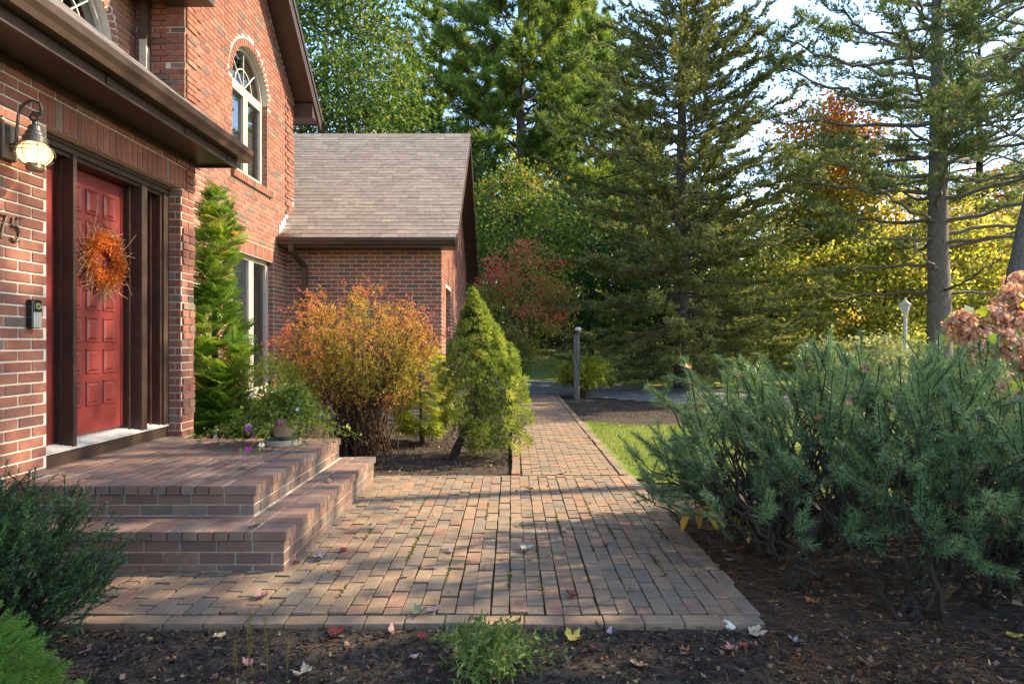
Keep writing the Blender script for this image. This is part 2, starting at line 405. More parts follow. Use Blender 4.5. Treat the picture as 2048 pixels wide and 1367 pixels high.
class Acc:
    """collects triangles; build() links them as ONE mesh object with a 'tint' for each face"""
    def __init__(s):
        s.v, s.f, s.t, s.n = [], [], [], 0
    def add(s, v, f, t=0.5):
        v = np.asarray(v, float).reshape(-1, 3); f = np.asarray(f, np.int64).reshape(-1, 3)
        s.v.append(v); s.f.append(f + s.n)
        s.t.append(np.broadcast_to(np.asarray(t, float), (len(f),)).copy()); s.n += len(v)
    def inst(s, proto, P, R, S, t=0.5):
        pv, pf = proto
        P = np.asarray(P, float); m = len(P)
        if m == 0: return
        S = np.asarray(S, float)
        if S.ndim == 0: S = np.full(m, float(S))
        if S.ndim == 1: S = S[:, None]
        w = np.einsum('mij,mkj->mki', R, pv[None] * S[:, None, :]) + P[:, None]
        k = len(pv)
        f = (pf[None] + (np.arange(m) * k)[:, None, None]).reshape(-1, 3)
        s.add(w.reshape(-1, 3), f, np.repeat(np.broadcast_to(np.asarray(t, float), (m,)), len(pf)))
    def tube(s, pts, rad, sides=5, t=0.5, cap=True):
        pts = np.asarray(pts, float); k = len(pts)
        rad = np.broadcast_to(np.asarray(rad, float), (k,))
        T = norm(np.gradient(pts, axis=0))
        ref = np.array([0.31, 0.22, 0.92]) if abs(T[0, 2]) < 0.8 else np.array([0.95, 0.3, 0.1])
        X = norm(np.cross(T, ref)); Y = np.cross(T, X)
        a = np.arange(sides) * 2 * PI / sides
        ring = pts[:, None] + rad[:, None, None] * (X[:, None] * np.cos(a)[None, :, None] + Y[:, None] * np.sin(a)[None, :, None])
        i = np.arange(k - 1)[:, None] * sides; j = np.arange(sides)[None]; j2 = (j + 1) % sides
        q0, q1, q2, q3 = i + j, i + j2, i + sides + j2, i + sides + j
        f = np.concatenate([np.stack([q0, q1, q2], -1).reshape(-1, 3), np.stack([q0, q2, q3], -1).reshape(-1, 3)])
        v = ring.reshape(-1, 3)
        if cap:
            b = (k - 1) * sides
            f = np.concatenate([f, [[b, b + q, b + q + 1] for q in range(1, sides - 1)], [[0, q + 1, q] for q in range(1, sides - 1)]])
        s.add(v, f, t)
    def sticks(s, A, B, r0, r1, t=0.5):
        A = np.asarray(A, float); B = np.asarray(B, float)
        D = B - A; L = np.linalg.norm(D, axis=1)
        R = frames(D)
        a = np.arange(3) * 2 * PI / 3
        m = len(A)
        r0 = np.broadcast_to(np.asarray(r0, float), (m,)); r1 = np.broadcast_to(np.asarray(r1, float), (m,))
        c = np.stack([np.cos(a), np.sin(a), 0 * a], 1)
        v0 = A[:, None] + np.einsum('mij,kj->mki', R, c) * r0[:, None, None]
        v1 = B[:, None] + np.einsum('mij,kj->mki', R, c) * r1[:, None, None]
        v = np.concatenate([v0, v1], 1)
        pf = np.array([[0, 1, 4], [0, 4, 3], [1, 2, 5], [1, 5, 4], [2, 0, 3], [2, 3, 5]])
        f = (pf[None] + (np.arange(m) * 6)[:, None, None]).reshape(-1, 3)
        s.add(v.reshape(-1, 3), f, t)
    def box(s, x0, x1, y0, y1, z0, z1, t=0.5):
        v = [(x, y, z) for x in (x0, x1) for y in (y0, y1) for z in (z0, z1)]
        s.add(v, BOXF, t)
    def obox(s, c, ax, ay, az, t=0.5):
        """box from centre and three half-axis vectors"""
        c, ax, ay, az = (np.asarray(q, float) for q in (c, ax, ay, az))
        v = [c + i * ax + j * ay + k * az for i in (-1, 1) for j in (-1, 1) for k in (-1, 1)]
        s.add(v, BOXF, t)
    def build(s, name, mat, parent=None, smooth=False, kind=None, label=None, cat=None, group=None):
        V = np.concatenate(s.v) if s.v else np.zeros((0, 3)); F = np.concatenate(s.f); T = np.concatenate(s.t)
        me = mesh_np(name, V, F, T, smooth)
        me.materials.append(mat)
        o = link(name, me, None, parent)
        tag(o, label, cat, group, kind)
        return o

BOXF = np.array([[0, 1, 3], [0, 3, 2], [4, 6, 7], [4, 7, 5], [0, 4, 5], [0, 5, 1], [2, 3, 7], [2, 7, 6], [0, 2, 6], [0, 6, 4], [1, 5, 7], [1, 7, 3]])

def mesh_np(name, V, F, T=None, smooth=False):
    me = bpy.data.meshes.new(name)
    me.vertices.add(len(V)); me.vertices.foreach_set('co', V.astype(np.float32).ravel())
    me.loops.add(len(F) * 3); me.loops.foreach_set('vertex_index', F.astype(np.int32).ravel())
    me.polygons.add(len(F)); me.polygons.foreach_set('loop_start', np.arange(0, len(F) * 3, 3, dtype=np.int32))
    if T is not None:
        a = me.attributes.new('tint', 'FLOAT', 'FACE')
        a.data.foreach_set('value', T.astype(np.float32))
    me.polygons.foreach_set('use_smooth', np.full(len(F), bool(smooth)))
    me.update(calc_edges=True)
    return me

def box_obj(name, x0, x1, y0, y1, z0, z1, mat, parent=None, bevel=0.004, kind=None):
    bm = bmesh.new()
    bmesh.ops.create_cube(bm, size=1)
    for v in bm.verts:
        v.co = Vector(((x0 + x1) / 2 + v.co.x * (x1 - x0), (y0 + y1) / 2 + v.co.y * (y1 - y0), (z0 + z1) / 2 + v.co.z * (z1 - z0)))
    if bevel:
        bmesh.ops.bevel(bm, geom=bm.edges[:], offset=min(bevel, 0.3 * min(x1 - x0, y1 - y0, z1 - z0)), segments=1, affect='EDGES')
    me = bpy.data.meshes.new(name); bm.to_mesh(me); bm.free()
    o = link(name, me, mat, parent)
    if kind: o['kind'] = kind
    return o

def lathe(acc, c, prof, sides=20, t=0.5):
    c = np.asarray(c, float)
    a = np.arange(sides) * 2 * PI / sides
    rows = [np.stack([c[0] + r * np.cos(a), c[1] + r * np.sin(a), np.full(sides, c[2] + z)], 1) for r, z in prof]
    v = np.concatenate(rows); k = len(prof)
    i = np.arange(k - 1)[:, None] * sides; j = np.arange(sides)[None]; j2 = (j + 1) % sides
    q0, q1, q2, q3 = i + j, i + j2, i + sides + j2, i + sides + j
    f = np.concatenate([np.stack([q0, q1, q2], -1).reshape(-1, 3), np.stack([q0, q2, q3], -1).reshape(-1, 3)])
    acc.add(v, f, t)

def prism(acc, poly, axis, a0, a1, t=0.5):
    """convex polygon given in the two other axes, pushed along axis from a0 to a1"""
    n = len(poly)
    idx = {'x': (1, 2, 0), 'y': (0, 2, 1), 'z': (0, 1, 2)}[axis]
    v = np.zeros((2 * n, 3))
    for i, (p, q) in enumerate(poly):
        for k, a in enumerate((a0, a1)):
            v[i + k * n, idx[0]] = p; v[i + k * n, idx[1]] = q; v[i + k * n, idx[2]] = a
    f = [[0, i, i + 1] for i in range(1, n - 1)] + [[n, n + i + 1, n + i] for i in range(1, n - 1)]
    for i in range(n):
        j = (i + 1) % n
        f += [[i, j, n + j], [i, n + j, n + i]]
    acc.add(v, f, t)

def bez(p0, p1, p2, n=8):
    t = np.linspace(0, 1, n)[:, None]
    p0, p1, p2 = (np.asarray(q, float) for q in (p0, p1, p2))
    return (1 - t) ** 2 * p0 + 2 * t * (1 - t) * p1 + t * t * p2

def at_px(x, y, Z=0.0):
    """the spot on a level Z that the photograph shows at x, y (2048 wide): used for where small things lie"""
    Y = 1250 * (1.35 - Z) / (y - 683.5)
    return ((x - 1024) * Y / 1250, Y, Z)

def in_view(p, margin=30):
    if p[1] < 0.3: return False
    x = 1024 + 1250 * p[0] / p[1]; y = 683.5 - 1250 * (p[2] - 1.35) / p[1]
    return -margin < x < 2048 + margin and -margin < y < 1367 + margin

# shared brick: 1 x 1 x 1 with softened arrises, scaled to each brick
def soft_cube(name, b):
    bm = bmesh.new(); bmesh.ops.create_cube(bm, size=1)
    bmesh.ops.bevel(bm, geom=bm.edges[:], offset=b, segments=1, affect='EDGES')
    me = bpy.data.meshes.new(name); bm.to_mesh(me); bm.free()
    return me
def piece(name, me, parent, c, dims, rot=(0, 0, 0)):
    o = bpy.data.objects.new(name, me)
    col.objects.link(o)
    o.parent = parent
    o.matrix_parent_inverse = PINV(parent)
    o.location = c; o.scale = dims; o.rotation_euler = rot
    return o
# ------------------------------------------------------------------ the ground
def sstep(a, b, x):
    t = np.clip((x - a) / (b - a), 0, 1)
    return t * t * (3 - 2 * t)
def ground_z(x, y):
    x = np.asarray(x, float); y = np.asarray(y, float)
    return -0.06 + 1.15 * sstep(22.5, 40, y + 0.25 * x) + 2.5 * sstep(45, 120, y)
def sheet(name, xs, ys, zfun, mat, kind='structure', mask=None):
    X, Y = np.meshgrid(xs, ys)
    Z = zfun(X, Y)
    V = np.stack([X.ravel(), Y.ravel(), Z.ravel()], 1)
    nx, ny = len(xs), len(ys)
    i, j = np.meshgrid(np.arange(nx - 1), np.arange(ny - 1))
    a = (j * nx + i).ravel(); b = a + 1; c = a + nx + 1; d = a + nx
    if mask is not None:
        keep = mask((X[:-1, :-1] + X[1:, 1:]).ravel() / 2, (Y[:-1, :-1] + Y[1:, 1:]).ravel() / 2)
        a, b, c, d = a[keep], b[keep], c[keep], d[keep]
    F = np.concatenate([np.stack([a, b, c], 1), np.stack([a, c, d], 1)])
    me = mesh_np(name, V, F, None, True)
    o = link(name, me, mat)
    o['kind'] = kind
    return o
def wob(x, y, s, seed):
    r = np.random.default_rng(seed); z = 0 * x
    for k in range(6):
        a, b, p = r.normal(0, s), r.normal(0, s), r.uniform(0, 6.28)
        z = z + np.sin(a * x + b * y + p)
    return z / 6
g_lin = lambda a, b, n: np.linspace(a, b, n)
far_x = np.concatenate([np.array([-900, -400, -200, -100]), g_lin(-60, 60, 61), np.array([100, 200, 400, 900])])
far_y = np.concatenate([np.array([-60, -30, -10]), g_lin(-4, 60, 65), np.array([75, 90, 120, 200, 400, 900, 1800])])
sheet('ground', far_x, far_y, ground_z, M['woodland'])

# beds of dark bark mulch in front of the patio, along the house and under the pine shrub
sheet('mulch_bed', g_lin(-5.5, 5.0, 106), g_lin(-0.5, 16.2, 168),
      lambda x, y: -0.036 + 0.012 * wob(x, y, 9, 3) + 0.006 * wob(x, y, 40, 4) - 0.012 * sstep(9, 12, y), M['mulch'],
      mask=lambda x, y: ~((x > -1.5) & (x < 1.1) & (y > 3.1) & (y < 6.2)) & ~((x < -1.6) & (x > -3.1) & (y > 3.8) & (y < 5.8)))
def lawn_edge(y):
    return 3.6 + 0.15 * np.sin(1.3 * y + 0.4) - 2.45 * sstep(4.6, 6.4, y)
sheet('lawn', g_lin(1.2, 30, 145), g_lin(3.2, 13.0, 120),
      lambda x, y: -0.012 + 0.012 * wob(x, y, 2.5, 8), M['lawn'],
      mask=lambda x, y: (x > lawn_edge(y)) & (y < 11.6 - 0.25 * np.abs(x - 6) + 0.5 * np.sin(2 * x)))
sheet('far_lawn', g_lin(-3, 30, 67), g_lin(17, 42, 60), lambda x, y: ground_z(x, y) + 0.03, M['lawn'],
      mask=lambda x, y: (y > 22.6 - 0.95 * np.clip(x - 0.6, 0, 9) + 0.5) & (y < 41))
sheet('driveway', g_lin(-4, 32, 100), g_lin(6, 26, 120), lambda x, y: -0.028 + 0 * x, M['asphalt'],
      mask=lambda x, y: (y > 16.5 - 0.75 * np.clip(x - 0.6, 0, 30)) & (y < 22.6 - 0.95 * np.clip(x - 0.6, 0, 9) + 0.8) & (y > 6.5))

# ------------------------------------------------------------------ patio and walkway of brick pavers
CUBE = soft_cube('brick_shape', 0.035)
CUBE_P = soft_cube('paver_shape', 0.03)
CUBE.materials.append(M['wall_brick']); CUBE_P.materials.append(M['paver'])
CUBE_S = soft_cube('step_brick_shape', 0.03); CUBE_S.materials.append(M['step_brick'])
def rotz_box(acc, c, d, rot):
    rx, ry, rz = rot
    R = np.array(Matrix.Rotation(rz, 3, 'Z') @ Matrix.Rotation(ry, 3, 'Y') @ Matrix.Rotation(rx, 3, 'X'))
    acc.obox(c, R[:, 0] * d[0] / 2, R[:, 1] * d[1] / 2, R[:, 2] * d[2] / 2)
def lay_pieces(items, parent, me, mat, name, limit=300):
    """items: (centre, dims, rot). The nearest ones in view become objects, the rest one joined part"""
    vis = [it for it in items if in_view(it[0])]
    vis.sort(key=lambda it: (it[0][0] ** 2 + it[0][1] ** 2 + (it[0][2] - 1.35) ** 2) / max(it[1][0] * it[1][1], it[1][1] * it[1][2], it[1][0] * it[1][2]))
    chosen = set(id(it) for it in vis[:limit])
    rest = Acc(); nrest = 0
    for it in items:
        if id(it) in chosen:
            piece(name, me, it[3] if len(it) > 3 else parent, it[0], it[1], it[2])
        else:
            rotz_box(rest, *it[:3]); nrest += 1
    if nrest:
        o = rest.build(name + '_remainder', mat, parent, kind='stuff')
bed = Acc(); bed.box(-2.46, 1.2, 3.02, 6.36, -0.12, -0.013)
patio = bed.build('patio', M['mossy_sand'], kind='structure')
J = lambda s: random.gauss(0, s)
items = []
cx = 1.115
colx = []
while cx > -2.42:
    colx.append(cx); cx -= 0.0905
for k, x in enumerate(colx):
    y = 3.105 - (0.1 if k % 2 else 0.0) + J(0.01)
    xo = J(0.0015)
    while y < 6.30:
        L = 0.203 + J(0.004)
        ya, yb = max(y, 3.105), min(y + L, 6.33)
        if yb - ya > 0.045:
            yc = (ya + yb) / 2
            if not (x < -1.36 and yc > 3.82):
                items.append(((x + xo + J(0.0012), yc, -0.03 + J(0.0022)), (0.0838 + J(0.0012), yb - ya - 0.0115 - abs(J(0.003)), 0.058),
                              (J(0.009), J(0.011), J(0.010))))
        y += L
x = -2.457
while x < 1.05:
    items.append(((x + 0.097, 3.052 + J(0.003), -0.036 + J(0.002)), (0.188, 0.09, 0.066), (J(0.008), J(0.01), J(0.012))))
    x += 0.1935
y = 3.11
while y < 6.3:
    items.append(((1.185 + J(0.004) + 0.012 * math.sin(y * 2), y + 0.1, -0.029 + J(0.002)), (0.086, 0.196, 0.06), (J(0.01), 0.03 + J(0.015), J(0.02))))
    y += 0.203
lay_pieces(items, patio, CUBE_P, M['paver'], 'paver')
# moss growing in the joints, thick tufts only where the photo has them
ms = Acc()
for n_, (x, y, l, w) in enumerate([(1.07, 4.55, 0.5, 0.035), (1.10, 4.25, 0.25, 0.03), (0.12, 4.0, 0.35, 0.012), (-0.35, 3.6, 0.3, 0.012), (-0.62, 4.1, 0.5, 0.012),
                                   (0.02, 3.55, 0.3, 0.014), (0.35, 4.6, 0.6, 0.011), (0.92, 3.75, 0.3, 0.02), (-0.2, 5.0, 0.5, 0.01), (0.66, 5.1, 0.5, 0.012), (-0.75, 5.2, 0.5, 0.012), (-1.0, 4.4, 0.3, 0.012),
                                   (0.2, 3.4, 0.15, 0.016), (-0.9, 3.4, 0.2, 0.012), (0.5, 4.0, 0.3, 0.012), (0.75, 4.4, 0.3, 0.014)]):
    xj = min(colx, key=lambda q: abs(q - 0.045 - x)) - 0.045 if x < 1.05 else x
    m_ = int(l * 260)
    P = np.stack([xj + rng.normal(0, w * 0.5, m_), y + rng.uniform(-l / 2, l / 2, m_), np.full(m_, -0.006)], 1)
    blob = (np.array([[0.5, 0, 0], [-0.25, 0.43, 0], [-0.25, -0.43, 0], [0, 0, 0.8]]), np.array([[0, 1, 3], [1, 2, 3], [2, 0, 3]]))
    ms.inst(blob, P, frames(np.tile([0, 0, 1.0], (m_, 1)) + rng.normal(0, 0.2, (m_, 3))), rng.uniform(0.008, 0.018, m_), 0.5)
ms.build('moss', M['moss'], patio, smooth=True, kind='stuff')

bed = Acc(); bed.box(0.0, 1.2, 6.37, 16.3, -0.12, -0.013)
walk = bed.build('walkway', M['mossy_sand'], kind='structure')
items = []
y, k = 6.41, 0
while y < 16.2:
    x = 0.10 - (0.1 if k % 2 else 0)
    while x < 1.09:
        xa, xb = max(x, 0.10), min(x + 0.203, 1.09)
        if xb - xa > 0.04:
            items.append((((xa + xb) / 2, y + J(0.0015), -0.03 + J(0.002)), (xb - xa - 0.009, 0.0815, 0.058), (J(0.008), J(0.008), J(0.008))))
        x += 0.203
    y += 0.0905; k += 1
y = 6.39
while y < 16.2:
    for x in (0.045, 1.148):
        items.append(((x + J(0.004), y + 0.1, -0.028 + J(0.003)), (0.086, 0.197, 0.06), (J(0.01), J(0.015), J(0.015))))
    y += 0.203
x = 0.12
lay_pieces(items, walk, CUBE_P, M['paver'], 'paver')

# ------------------------------------------------------------------ brick steps
SX, SY, SZ = -1.335, 3.672, 0.2403          # lower step: right face, front face, tread
PX, PY, PZ, PB = -1.645, 3.994, 0.4346, 5.95  # porch: right face, front face, deck, back edge
steps = empty('brick_steps', (-2.4, 4.8, 0), 'two brick steps and landing in front of the red door', 'steps')
core = Acc()
core.box(-3.21, SX - 0.008, SY + 0.008, 6.045, -0.1, SZ - 0.006)
core.build('step_core', M['step_mortar'], steps)
core = Acc()
core.box(-3.21, PX - 0.008, PY + 0.008, PB - 0.006, SZ - 0.02, PZ - 0.006)
core.box(-3.355, -3.212, 4.34, 6.08, SZ - 0.02, PZ - 0.006)
core.build('landing_core', M['step_mortar'], steps)
risers, treads = [], []
def run(a, b, pitch, off):
    """split a..b into bricks of this pitch"""
    out = []; x = a - off
    while x < b:
        xa, xb = max(x, a), min(x + pitch, b)
        if xb - xa > 0.03: out.append((xa, xb))
        x += pitch
    return out
def riser(front_y, right_x, back_y, zs):
    for k, (za, zb) in enumerate(zs):
        for xa, xb in run(-3.2, right_x, 0.213, 0.1 * (k % 2) + 0.03):
            risers.append((((xa + xb) / 2, front_y + 0.045 + J(0.0008), (za + zb) / 2), (xb - xa - 0.009, 0.09, zb - za - 0.009), (0, 0, J(0.003))))
        for ya, yb in run(front_y + 0.095, back_y, 0.213, 0.1 * ((k + 1) % 2)):
            risers.append(((right_x - 0.045 + J(0.0008), (ya + yb) / 2, (za + zb) / 2), (0.09, yb - ya - 0.009, zb - za - 0.009), (0, 0, J(0.003))))
def tread(front_y, right_x, back_y, z0, z1, depth_in, left_x):
    n = 0.014
    for xa, xb in run(left_x, right_x - 0.2, 0.0905, 0):
        treads.append((((xa + xb) / 2, front_y - n + 0.1, (z0 + z1) / 2 + J(0.0006)), (xb - xa - 0.008, 0.2, z1 - z0), (J(0.003), 0, J(0.003))))
    for ya, yb in run(front_y - n, back_y, 0.0905, 0):
        treads.append(((right_x + n - 0.1, (ya + yb) / 2, (z0 + z1) / 2 + J(0.0006)), (0.2 if True else 0, yb - ya - 0.008, z1 - z0), (0, J(0.003), J(0.003))))
riser(SY, SX, 6.045, [(0.0, 0.042), (0.042, 0.114), (0.114, 0.186)])
tread(SY, SX, 6.06, 0.186, SZ, 0, -3.2)
for xa, xb in run(-3.2, -1.527, 0.203, 0.06):
    treads.append((((xa + xb) / 2, SY + 0.186 + 0.066, 0.213), (xb - xa - 0.008, 0.125, 0.0525), (0, 0, 0)))
for ya, yb in run(SY + 0.19 + 0.13, 6.05, 0.203, 0.06):
    treads.append(((SX - 0.19 - 0.055, (ya + yb) / 2, 0.213), (0.102, yb - ya - 0.008, 0.0525), (0, 0, 0)))
riser(PY, PX, PB, [(SZ, 0.309), (0.309, 0.376)])
tread(PY, PX, PB + 0.012, 0.376, PZ, 0, -3.2)
for k, (xa, xb) in enumerate(run(-3.36, PX - 0.188, 0.0905, 0)):
    y0 = 4.345 if (xa + xb) / 2 < -3.21 else PY + 0.188
    y1 = 6.08 if (xa + xb) / 2 < -3.21 else PB
    for ya, yb in run(y0, y1, 0.206, 0.1 * (k % 2)):
        treads.append((((xa + xb) / 2, (ya + yb) / 2, 0.405 + J(0.0006)), (xb - xa - 0.012, yb - ya - 0.011, 0.0575), (J(0.003), J(0.003), 0)))
lay_pieces(risers, steps, CUBE_S, M['step_brick'], 'brick')
lay_pieces(treads, steps, CUBE_S, M['step_brick'], 'tread_brick')

# ------------------------------------------------------------------ the house
house = empty('brick_house', (-4.5, 8, 0), 'two storey red brick house with brown trim and attached garage wing', 'house')
CH, BL, JT = 0.0735, 0.225, 0.0128
bricks = []          # (centre, dims, rot, parent)
def lay_wall(parent, plane, p, u0, u1, z0, z1, hole=None, urange=None, off=0.0, proud=None, depth=0.08):
    k0 = int(round((z0 + 0.1) / CH)); z = -0.1 + k0 * CH; k = k0
    while z + CH * 0.5 < z1:
        za, zb = z + JT / 2, z + CH - JT / 2
        ua_, ub_ = (u0, u1) if urange is None else urange(z, z + CH)
        holes = hole(z, z + CH) if hole else []
        segs = [(ua_, ub_)]
        for ha, hb in holes:
            ns = []
            for a, b in segs:
                if hb <= a or ha >= b: ns.append((a, b)); continue
                if a < ha: ns.append((a, ha))
                if hb < b: ns.append((hb, b))
            segs = ns
        first = -BL * (0.5 if k % 2 else 0) + off
        for a, b in segs:
            n0 = math.floor((a - first) / BL)
            u = first + n0 * BL
            while u < b:
                a2, b2 = max(u, a), min(u + BL, b)
                if b2 - a2 > 0.03:
                    uc = (a2 + b2) / 2; pr = (proud(uc, z + CH / 2) if proud else 0) + random.gauss(0, 0.0008)
                    w = b2 - a2 - JT; h = zb - za
                    if plane == 'x':
                        bricks.append(((p - depth / 2 + pr, uc, (za + zb) / 2), (depth, w, h), (0, 0, 0), parent))
                    else:
                        bricks.append(((uc, p + depth / 2 - pr, (za + zb) / 2), (w, depth, h), (0, 0, 0), parent))
                u += BL
        z += CH; k += 1

# --- entry block
EX = -3.22; OY0, OY1, OZ0, OZ1 = 4.33, 6.09, 0.4346, 2.85; EY1 = 6.33; ETOP = 3.16
a = Acc()
a.box(-3.6, EX - 0.008, 1.4, OY0, -0.1, ETOP)
a.box(-3.6, EX - 0.008, OY0, OY1, OZ1, ETOP)
a.box(-3.6, EX - 0.008, OY1 + 0.008, EY1, -0.1, ETOP)
a.box(-8.0, -3.6, EY1 - 0.2, EY1, -0.1, ETOP)
entry = a.build('entry_wall', M['mortar'], house)
def quoin(u, z):
    return 0.016 if (int((z + 0.1) / CH) // 5) % 2 == 0 else 0.0
lay_wall(entry, 'x', EX, 3.2, EY1, 0.2, ETOP - 0.02, hole=lambda za, zb: ([(OY0, OY1)] if za < OZ1 - 0.01 and zb > 0.3 else []) + ([(OY0 - 0.07, OY1 + 0.07)] if za >= OZ1 - 0.02 and za < OZ1 + 0.2 else []),
         off=0.03, proud=lambda u, z: quoin(u, z) if u > OY1 else 0)
# soldier course over the door
soldiers = []
y = OY0 - 0.07
while y < OY1 + 0.06:
    soldiers.append(((EX - 0.04 + J(0.0008), y + 0.037, OZ1 + 0.104), (0.08, 0.064, 0.205), (0, 0, 0), entry)); y += 0.0742
# door reveal of the pier
lay_wall(entry, '-y', OY1, -3.36, EX - 0.004, 0.44, OZ1, off=0.09, depth=0.05, proud=lambda u, z: quoin(0, z) * 0.3)

# --- wing with the front gable
GX, GY0, GY1, GZ, PITCH = -4.06, 7.78, 11.6, 5.85, 0.9
GYC = (GY0 + GY1) / 2
gtop = lambda y: GZ + PITCH * (GY1 - GYC - abs(y - GYC))
W1 = dict(y0=9.08, y1=10.40, z0=3.88, zs=5.23, x=GX)      # arched window in the gable
W2 = dict(y0=9.10, y1=10.65, z0=0.55, z1=2.70)            # tall window below
W3 = dict(y0=6.02, y1=7.32, z0=4.0, zs=4.80, x=-4.68)     # arched window over the porch roof
def arch_z(w, y):
    r = (w['y1'] - w['y0']) / 2; c = (w['y0'] + w['y1']) / 2
    return w['zs'] + math.sqrt(max(r * r - (y - c) ** 2, 0))
def colbox(acc, x0, x1, y0, y1, b0, b1, t0, t1):
    v = [(x0, y0, b0), (x0, y0, t0), (x0, y1, b1), (x0, y1, t1), (x1, y0, b0), (x1, y0, t0), (x1, y1, b1), (x1, y1, t1)]
    acc.add(v, BOXF)
a = Acc(); x0, x1 = GX - 0.25, GX - 0.008
ys = sorted(set([GY0, 8.4, GYC, GY1, W1['y0'], W1['y1'], W2['y0'], W2['y1'], 11.0] + [W1['y0'] + 1.32 * (0.5 - 0.5 * math.cos(PI * i / 22)) for i in range(23)]))
for ya, yb in zip(ys[:-1], ys[1:]):
    ym = (ya + yb) / 2
    segs = [(-0.1, None)]
    lo = -0.1
    if W2['y0'] < ym < W2['y1']:
        colbox(a, x0, x1, ya, yb, lo, lo, W2['z0'], W2['z0']); lo = W2['z1']
    if W1['y0'] < ym < W1['y1']:
        colbox(a, x0, x1, ya, yb, lo, lo, W1['z0'], W1['z0'])
        colbox(a, x0, x1, ya, yb, arch_z(W1, ya), arch_z(W1, yb), gtop(ya), gtop(yb))
    else:
        colbox(a, x0, x1, ya, yb, lo, lo, gtop(ya), gtop(yb))
a.box(-4.9, GX - 0.26, GY0 + 0.008, GY0 + 0.2, -0.1, 5.9)
a.box(-9.0, GX - 0.26, GY1 - 0.2, GY1, -0.1, 5.9)
gable = a.build('gable_wall', M['mortar'], house)
def gable_hole(za, zb):
    h = []
    if zb > W2['z0'] + 0.01 and za < W2['z1'] - 0.02: h.append((W2['y0'], W2['y1']))
    if za >= W2['z1'] - 0.03 and za < 2.90: h.append((W2['y0'] - 0.04, W2['y1'] + 0.04))
    if zb > 3.78 and za < 3.86: h.append((W1['y0'] - 0.06, W1['y1'] + 0.06))
    elif za >= 3.86 and zb <= W1['zs'] + 0.02: h.append((W1['y0'], W1['y1']))
    elif zb > W1['zs']:
        R = 0.66 + 0.118; d = max(za - W1['zs'], 0)
        if d < R:
            q = math.sqrt(R * R - d * d); c = (W1['y0'] + W1['y1']) / 2
            h.append((c - q, c + q))
    return h
def gable_range(za, zb):
    if zb < GZ: return (GY0, GY1)
    q = (gtop(GYC) - zb) / PITCH
    return (GYC - q, GYC + q) if q > 0.05 else (GYC, GYC)
def gable_quoin(u, z):
    k = int((z + 0.1) / CH)
    return 0.018 if (u < GY0 + 0.32 or u > GY1 - 0.32) and k % 6 != 0 and z > 3.35 else 0.0
lay_wall(gable, 'x', GX, GY0, GY1, -0.1, 7.3, gable_hole, gable_range, off=0.05, proud=gable_quoin)
lay_wall(gable, '-y', GY0, -4.68, GX - 0.004, 3.2, 5.95, off=0.02, depth=0.05, proud=lambda u, z: 0.016 if int((z + 0.1) / CH) % 6 != 0 else 0)
y = W2['y0'] - 0.04
while y < W2['y1'] + 0.03:
    soldiers.append(((GX - 0.04 + J(0.0008), y + 0.037, 2.806), (0.08, 0.064, 0.198), (0, 0, 0), gable)); y += 0.0745
y = W1['y0'] - 0.06
while y < W1['y1'] + 0.05:
    soldiers.append(((GX - 0.03, y + 0.037, 3.815), (0.17, 0.064, 0.11), (0, 0.12, 0), gable)); y += 0.0742
def arch_ring(w, parent):
    r = (w['y1'] - w['y0']) / 2; c = (w['y0'] + w['y1']) / 2
    n = 29
    for i in range(n):
        t = PI * (i + 0.5) / n
        soldiers.append(((w['x'] - 0.04, c + (r + 0.056) * math.cos(t), w['zs'] + (r + 0.056) * math.sin(t)), (0.085, 0.060, 0.108), (t - PI / 2, 0, 0), parent))
arch_ring(W1, gable)
# reveals of the arched window: brick side and curved soffit
lay_wall(gable, '-y', W1['y1'] - 0.012, GX - 0.13, GX - 0.004, 3.9, W1['zs'] + 0.03, off=0.03, depth=0.03)
lay_wall(gable, '-y', W2['y1'] - 0.012, GX - 0.13, GX - 0.004, 0.55, 2.68, off=0.03, depth=0.03)

# --- wall behind the porch roof
a = Acc(); x0, x1 = -4.95, -4.688
ys = sorted(set([1.0, W3['y0'], W3['y1'], 7.78] + [W3['y0'] + 1.30 * (0.5 - 0.5 * math.cos(PI * i / 22)) for i in range(23)]))
for ya, yb in zip(ys[:-1], ys[1:]):
    ym = (ya + yb) / 2
    if W3['y0'] < ym < W3['y1']:
        colbox(a, x0, x1, ya, yb, 3.0, 3.0, W3['z0'], W3['z0'])
        colbox(a, x0, x1, ya, yb, arch_z(W3, ya), arch_z(W3, yb), 6.6, 6.6)
    else:
        colbox(a, x0, x1, ya, yb, 3.0, 3.0, 6.6, 6.6)
upper = a.build('upper_wall', M['mortar'], house)
def w3_hole(za, zb):
    if zb < W3['zs']: return [(W3['y0'], W3['y1'])]
    R = 0.65 + 0.118; d = max(za - W3['zs'], 0)
    if d < R:
        q = math.sqrt(R * R - d * d); c = (W3['y0'] + W3['y1']) / 2
        return [(c - q, c + q)]
    return []
lay_wall(upper, 'x', -4.68, 5.2, 7.78, 4.0, 6.4, w3_hole, off=0.07)
arch_ring(W3, upper)

